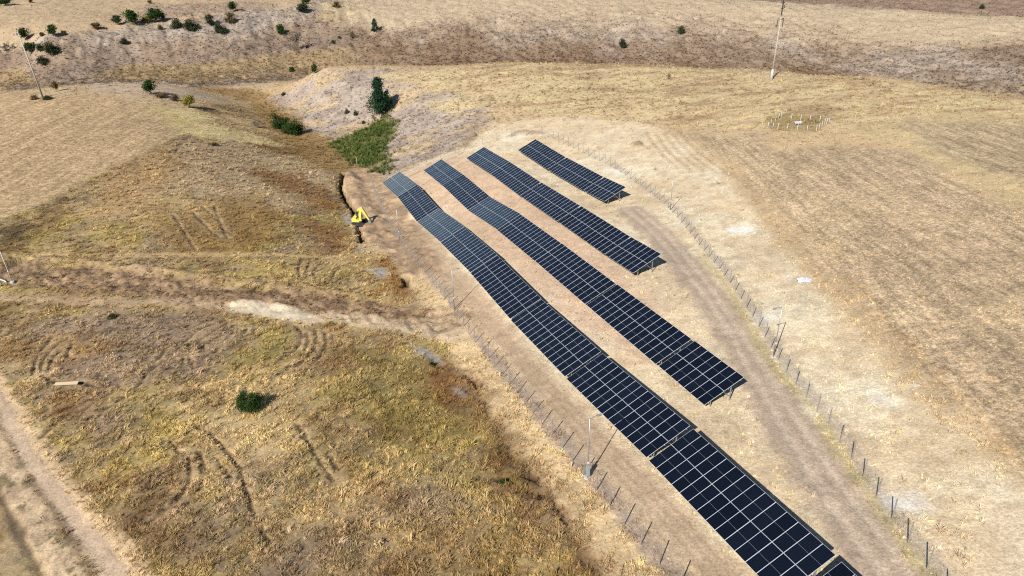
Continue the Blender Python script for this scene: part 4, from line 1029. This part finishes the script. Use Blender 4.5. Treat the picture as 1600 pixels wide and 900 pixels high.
def trunk_mesh(name, seed, h=0.75, r0=0.035, limbs=6):
    r = random.Random(seed); mb = MB()
    pts = [(0, 0, -0.06)]; x = y = 0
    for k in range(1, 6):
        x += r.uniform(-.025, .025); y += r.uniform(-.025, .025); pts.append((x, y, h * k / 5))
    mb.tube(pts, [r0, r0 * .85, r0 * .7, r0 * .5, r0 * .33, r0 * .15], 6)
    for k in range(limbs):
        a = r.uniform(0, 6.283); z0 = h * r.uniform(0.2, 0.75); l = r.uniform(0.2, 0.34)
        mb.tube([(0, 0, z0), (math.cos(a) * l * .5, math.sin(a) * l * .5, z0 + l * .35), (math.cos(a) * l, math.sin(a) * l, z0 + l * .75)], [r0 * .45, r0 * .3, r0 * .1], 5)
    return mb.mesh(name, (M['bark'],))
TR = [trunk_mesh('trunk', 5), trunk_mesh('trunk', 9)]
CR = {}
for shp in ('round', 'low', 'cone', 'sparse', 'tall'):
    for mk in LM:
        if (shp == 'cone') != (mk == 'needle') and not (shp == 'tall'): continue
        CR[shp, mk] = crown_mesh('crown', shp, {'round': 1700, 'low': 1700, 'cone': 2400, 'sparse': 300, 'tall': 1500}[shp], {'round': .05, 'low': .05, 'cone': .035, 'sparse': .05, 'tall': .045}[shp], hash(shp + mk) % 1000 if False else len(CR) + 40, LM[mk])
def plant(name, cat, px, py, hp_, wp_, shp, mk, label, group=None, big=None):
    b = at(px, py); s = px_m(px, py)
    t = empty(name, b, random.uniform(0, 6.28)); t.scale = (wp_ * s * 1.02, wp_ * s * 1.02, hp_ * s * 1.05)
    tag(t, label, cat, group)
    link('trunk', random.choice(TR), None, t)
    link('crown', big or CR[shp, mk], None, t)
    return t
HG = 'trees and shrubs on the far hillside'
for a in [
    ('tree', 'tree', 9, 9, 12, 19, 'round', 'green', 'broad green tree in the top left corner'),
    ('shrub', 'shrub', 48, 5, 7, 7, 'round', 'brown', 'small brown shrub on the pale bank in the top left corner'),
    ('tree', 'tree', 40, 62, 18, 18, 'round', 'green', 'round green tree just behind the top of the left utility pole'),
    ('shrub', 'shrub', 66, 58, 8, 8, 'round', 'brown', 'little brown shrub between two round trees on the far field edge'),
    ('tree', 'tree', 84, 57, 18, 16, 'round', 'green', 'round green tree on a visible trunk, right of the left pole top'),
    ('shrub', 'shrub', 101, 55, 8, 8, 'round', 'brown', 'small dark brown shrub just right of a round trunked tree'),
    ('shrub', 'shrub', 49, 79, 15, 20, 'low', 'green', 'green bush crossed by the left utility pole'),
    ('shrub', 'shrub', 65, 79, 12, 13, 'low', 'dark', 'narrow dark bush squeezed between two larger bushes by the pole'),
    ('shrub', 'shrub', 82, 83, 19, 25, 'low', 'dark', 'largest dark green bush near the left utility pole'),
    ('shrub', 'shrub', 68, 99, 13, 17, 'low', 'dark', 'dark bush lowest of the clump by the left utility pole'),
    ('shrub', 'shrub', 10, 80, 14, 18, 'sparse', 'grey', 'sparse grey shrub at the left edge of the hillside'),
    ('shrub', 'shrub', 22, 76, 9, 7, 'sparse', 'dark', 'thin little shrub beside the sparse grey one at the left edge'),
    ('tree', 'tree', 151, 46, 11, 15, 'round', 'brown', 'flat brownish tree alone where the tan field meets the slope'),
    ('tree', 'tree', 184, 39, 15, 14, 'round', 'dark', 'dark round tree left of the biggest tree on the field edge'),
    ('shrub', 'shrub', 194, 68, 10, 13, 'low', 'dark', 'lone dark bush on bare slope below the row of trees'),
    ('tree', 'tree', 208, 39, 23, 24, 'round', 'green', 'biggest round green tree in the row along the field edge'),
    ('shrub', 'shrub', 229, 34, 11, 16, 'low', 'olive', 'olive bush in the gap between the two biggest far trees'),
    ('tree', 'tree', 243, 34, 20, 24, 'round', 'green', 'second biggest green tree in the row along the field edge'),
    ('shrub', 'shrub', 256, 31, 10, 9, 'round', 'green', 'small green bush attached to the right of a big far tree'),
    ('shrub', 'shrub', 235, 6, 6, 7, 'round', 'brown', 'tiny brown shrub on the tan field above the big trees'),
    ('shrub', 'shrub', 251, 46, 8, 8, 'low', 'brown', 'small brown shrub on straw ground below the big far trees'),
    ('shrub', 'shrub', 276, 44, 16, 18, 'low', 'dark', 'grey-green bush leftmost of the dark trio on the slope shoulder'),
    ('shrub', 'shrub', 300, 46, 17, 23, 'low', 'dark', 'widest of the dark grey-green bushes on the slope shoulder'),
    ('shrub', 'shrub', 301, 27, 8, 6, 'sparse', 'dark', 'thin dark shrub above the wide grey-green bush'),
    ('shrub', 'shrub', 330, 40, 18, 17, 'tall', 'dark', 'tallish dark bush up slope from the one with the strong shadow'),
    ('shrub', 'shrub', 345, 51, 17, 18, 'low', 'dark', 'dark bush lowest on the slope shoulder with a strong shadow'),
    ('shrub', 'shrub', 361, 34, 16, 16, 'low', 'brown', 'brown-green bush directly below a round tree with trunk'),
    ('tree', 'tree', 365, 18, 15, 14, 'round', 'green', 'round green tree directly above a brown-green bush'),
    ('shrub', 'shrub', 427, 11, 5, 4, 'sparse', 'brown', 'tiny bare shrub alone on the pale shoulder'),
    ('tree', 'tree', 474, 20, 15, 19, 'round', 'dark', 'dark round tree with its shadow on the shoulder near top centre-left'),
    ('tree', 'tree', 478, 6, 9, 15, 'round', 'green', 'green tree cut by the top edge above a dark round tree'),
    ('shrub', 'shrub', 526, 11, 9, 12, 'low', 'brown', 'brown shrub on yellow grass near the top edge'),
    ('shrub', 'shrub', 439, 53, 17, 13, 'low', 'green', 'bright green bush on the brown slope left of a grey thicket'),
    ('shrub', 'shrub', 462, 42, 8, 10, 'sparse', 'brown', 'sparse brown shrub just above the grey thicket'),
    ('shrub', 'shrub', 465, 78, 32, 20, 'sparse', 'grey', 'bare grey thicket in the fold of the far slope'),
    ('shrub', 'shrub', 521, 69, 7, 9, 'low', 'dark', 'lower of two tiny dark bushes on the brown slope'),
    ('shrub', 'shrub', 530, 62, 6, 7, 'low', 'dark', 'upper of two tiny dark bushes on the brown slope'),
    ('shrub', 'shrub', 550, 60, 13, 12, 'sparse', 'dark', 'thin dark shrub left of the dark conifer-like bush'),
    ('tree', 'tree', 586, 48, 17, 14, 'cone', 'needle', 'small dark pointed tree alone on the far slope'),
    ('shrub', 'shrub', 492, 115, 16, 11, 'tall', 'green', 'upright green bush at the foot of the slope behind the knoll'),
    ('shrub', 'shrub', 456, 112, 9, 9, 'low', 'green', 'small green bush at the slope foot left of an upright one'),
    ('shrub', 'shrub', 973, 73, 14, 13, 'low', 'dark', 'round dark bush alone on the far slope above the ridge'),
    ('shrub', 'shrub', 1064, 51, 11, 12, 'low', 'dark', 'small dark bush on the far slope left of the tall pole'),
    ('shrub', 'shrub', 1534, 14, 8, 9, 'low', 'dark', 'tiny dark bush near the top right corner'),
]:
    plant(*a, group=HG)
for a in [
    ('shrub', 'shrub', 1044, 123, 9, 9, 'sparse', 'brown', 'small brown shrub on the yellow ridge grass'),
    ('tree', 'tree', 236, 147, 22, 22, 'round', 'green', 'round green tree on the brow of the left field'),
    ('tree', 'tree', 296, 168, 19, 21, 'round', 'olive', 'round yellow-olive tree on the yellow grass verge'),
    ('shrub', 'shrub', 274, 157, 11, 14, 'low', 'brown', 'brown bush between the green tree and the yellow-olive tree'),
    ('shrub', 'shrub', 251, 151, 5, 26, 'low', 'brown', 'low brown thicket under the green tree on the brow'),
    ('shrub', 'shrub', 88, 142, 16, 11, 'tall', 'brown', 'upright brown shrub just right of the left utility pole'),
    ('shrub', 'shrub', 54, 155, 7, 12, 'low', 'brown', 'dry weeds left of the foot of the left utility pole'),
    ('shrub', 'shrub', 74, 155, 6, 15, 'low', 'dark', 'dark weeds right of the foot of the left utility pole'),
    ('shrub', 'shrub', 400, 199, 11, 13, 'sparse', 'grey', 'grey shrub on the gully side left of the big green bush'),
    ('shrub', 'shrub', 332, 227, 5, 15, 'low', 'brown', 'flat dark shrub on the pale slope below the yellow verge'),
    ('shrub', 'shrub', 443, 149, 6, 7, 'low', 'dark', 'tiny dark bush at the left foot of the grey knoll'),
    ('shrub', 'shrub', 542, 177, 7, 8, 'low', 'dark', 'leftmost small dark bush on the grey knoll'),
    ('shrub', 'shrub', 556, 180, 8, 8, 'low', 'dark', 'second small dark bush on the grey knoll, left of the conifer'),
    ('shrub', 'shrub', 568, 193, 5, 6, 'low', 'dark', 'small dark bush just above the green reeds'),
    ('shrub', 'shrub', 584, 187, 8, 8, 'sparse', 'brown', 'small brown shrub at the foot of the tall conifer'),
    ('shrub', 'shrub', 675, 571, 8, 9, 'low', 'green', 'small green bush by the grey gravel patch in the wild grass'),
    ('shrub', 'shrub', 176, 498, 9, 14, 'low', 'dark', 'low dark green weed clump below the churned soil'),
    ('shrub', 'shrub', 785, 757, 12, 12, 'low', 'green', 'small green weed clump at the edge of the eroded bank'),
]:
    plant(*a)
big = crown_mesh('crown', 'low', 9000, 0.022, 71, LM['green'], 17)
plant('shrub', 'shrub', 392, 639, 38, 38, 'low', 'green', 'dense round green bush alone in the dry grass near the camera', None, big)
big = crown_mesh('crown', 'low', 6000, 0.028, 72, LM['green'], 17)
for dx, dy, h, w_, lb in ((438, 199, 25, 30, 'left half of the big green bush pair in the gully'), (459, 209, 26, 32, 'right half of the big green bush pair in the gully')):
    plant('shrub', 'shrub', dx, dy, h, w_, 'low', 'green', lb, 'big green bushes in the gully', big)
big = crown_mesh('crown', 'cone', 8000, 0.026, 73, LM['needle'])
plant('tree', 'tree', 594, 178, 52, 37, 'cone', 'needle', 'tall dark conifer on the grey knoll above the reeds', None, big)
plant('tree', 'tree', 607, 172, 30, 22, 'cone', 'needle', 'shorter dark conifer leaning against the right side of the tall one', None, CR['cone', 'needle'])
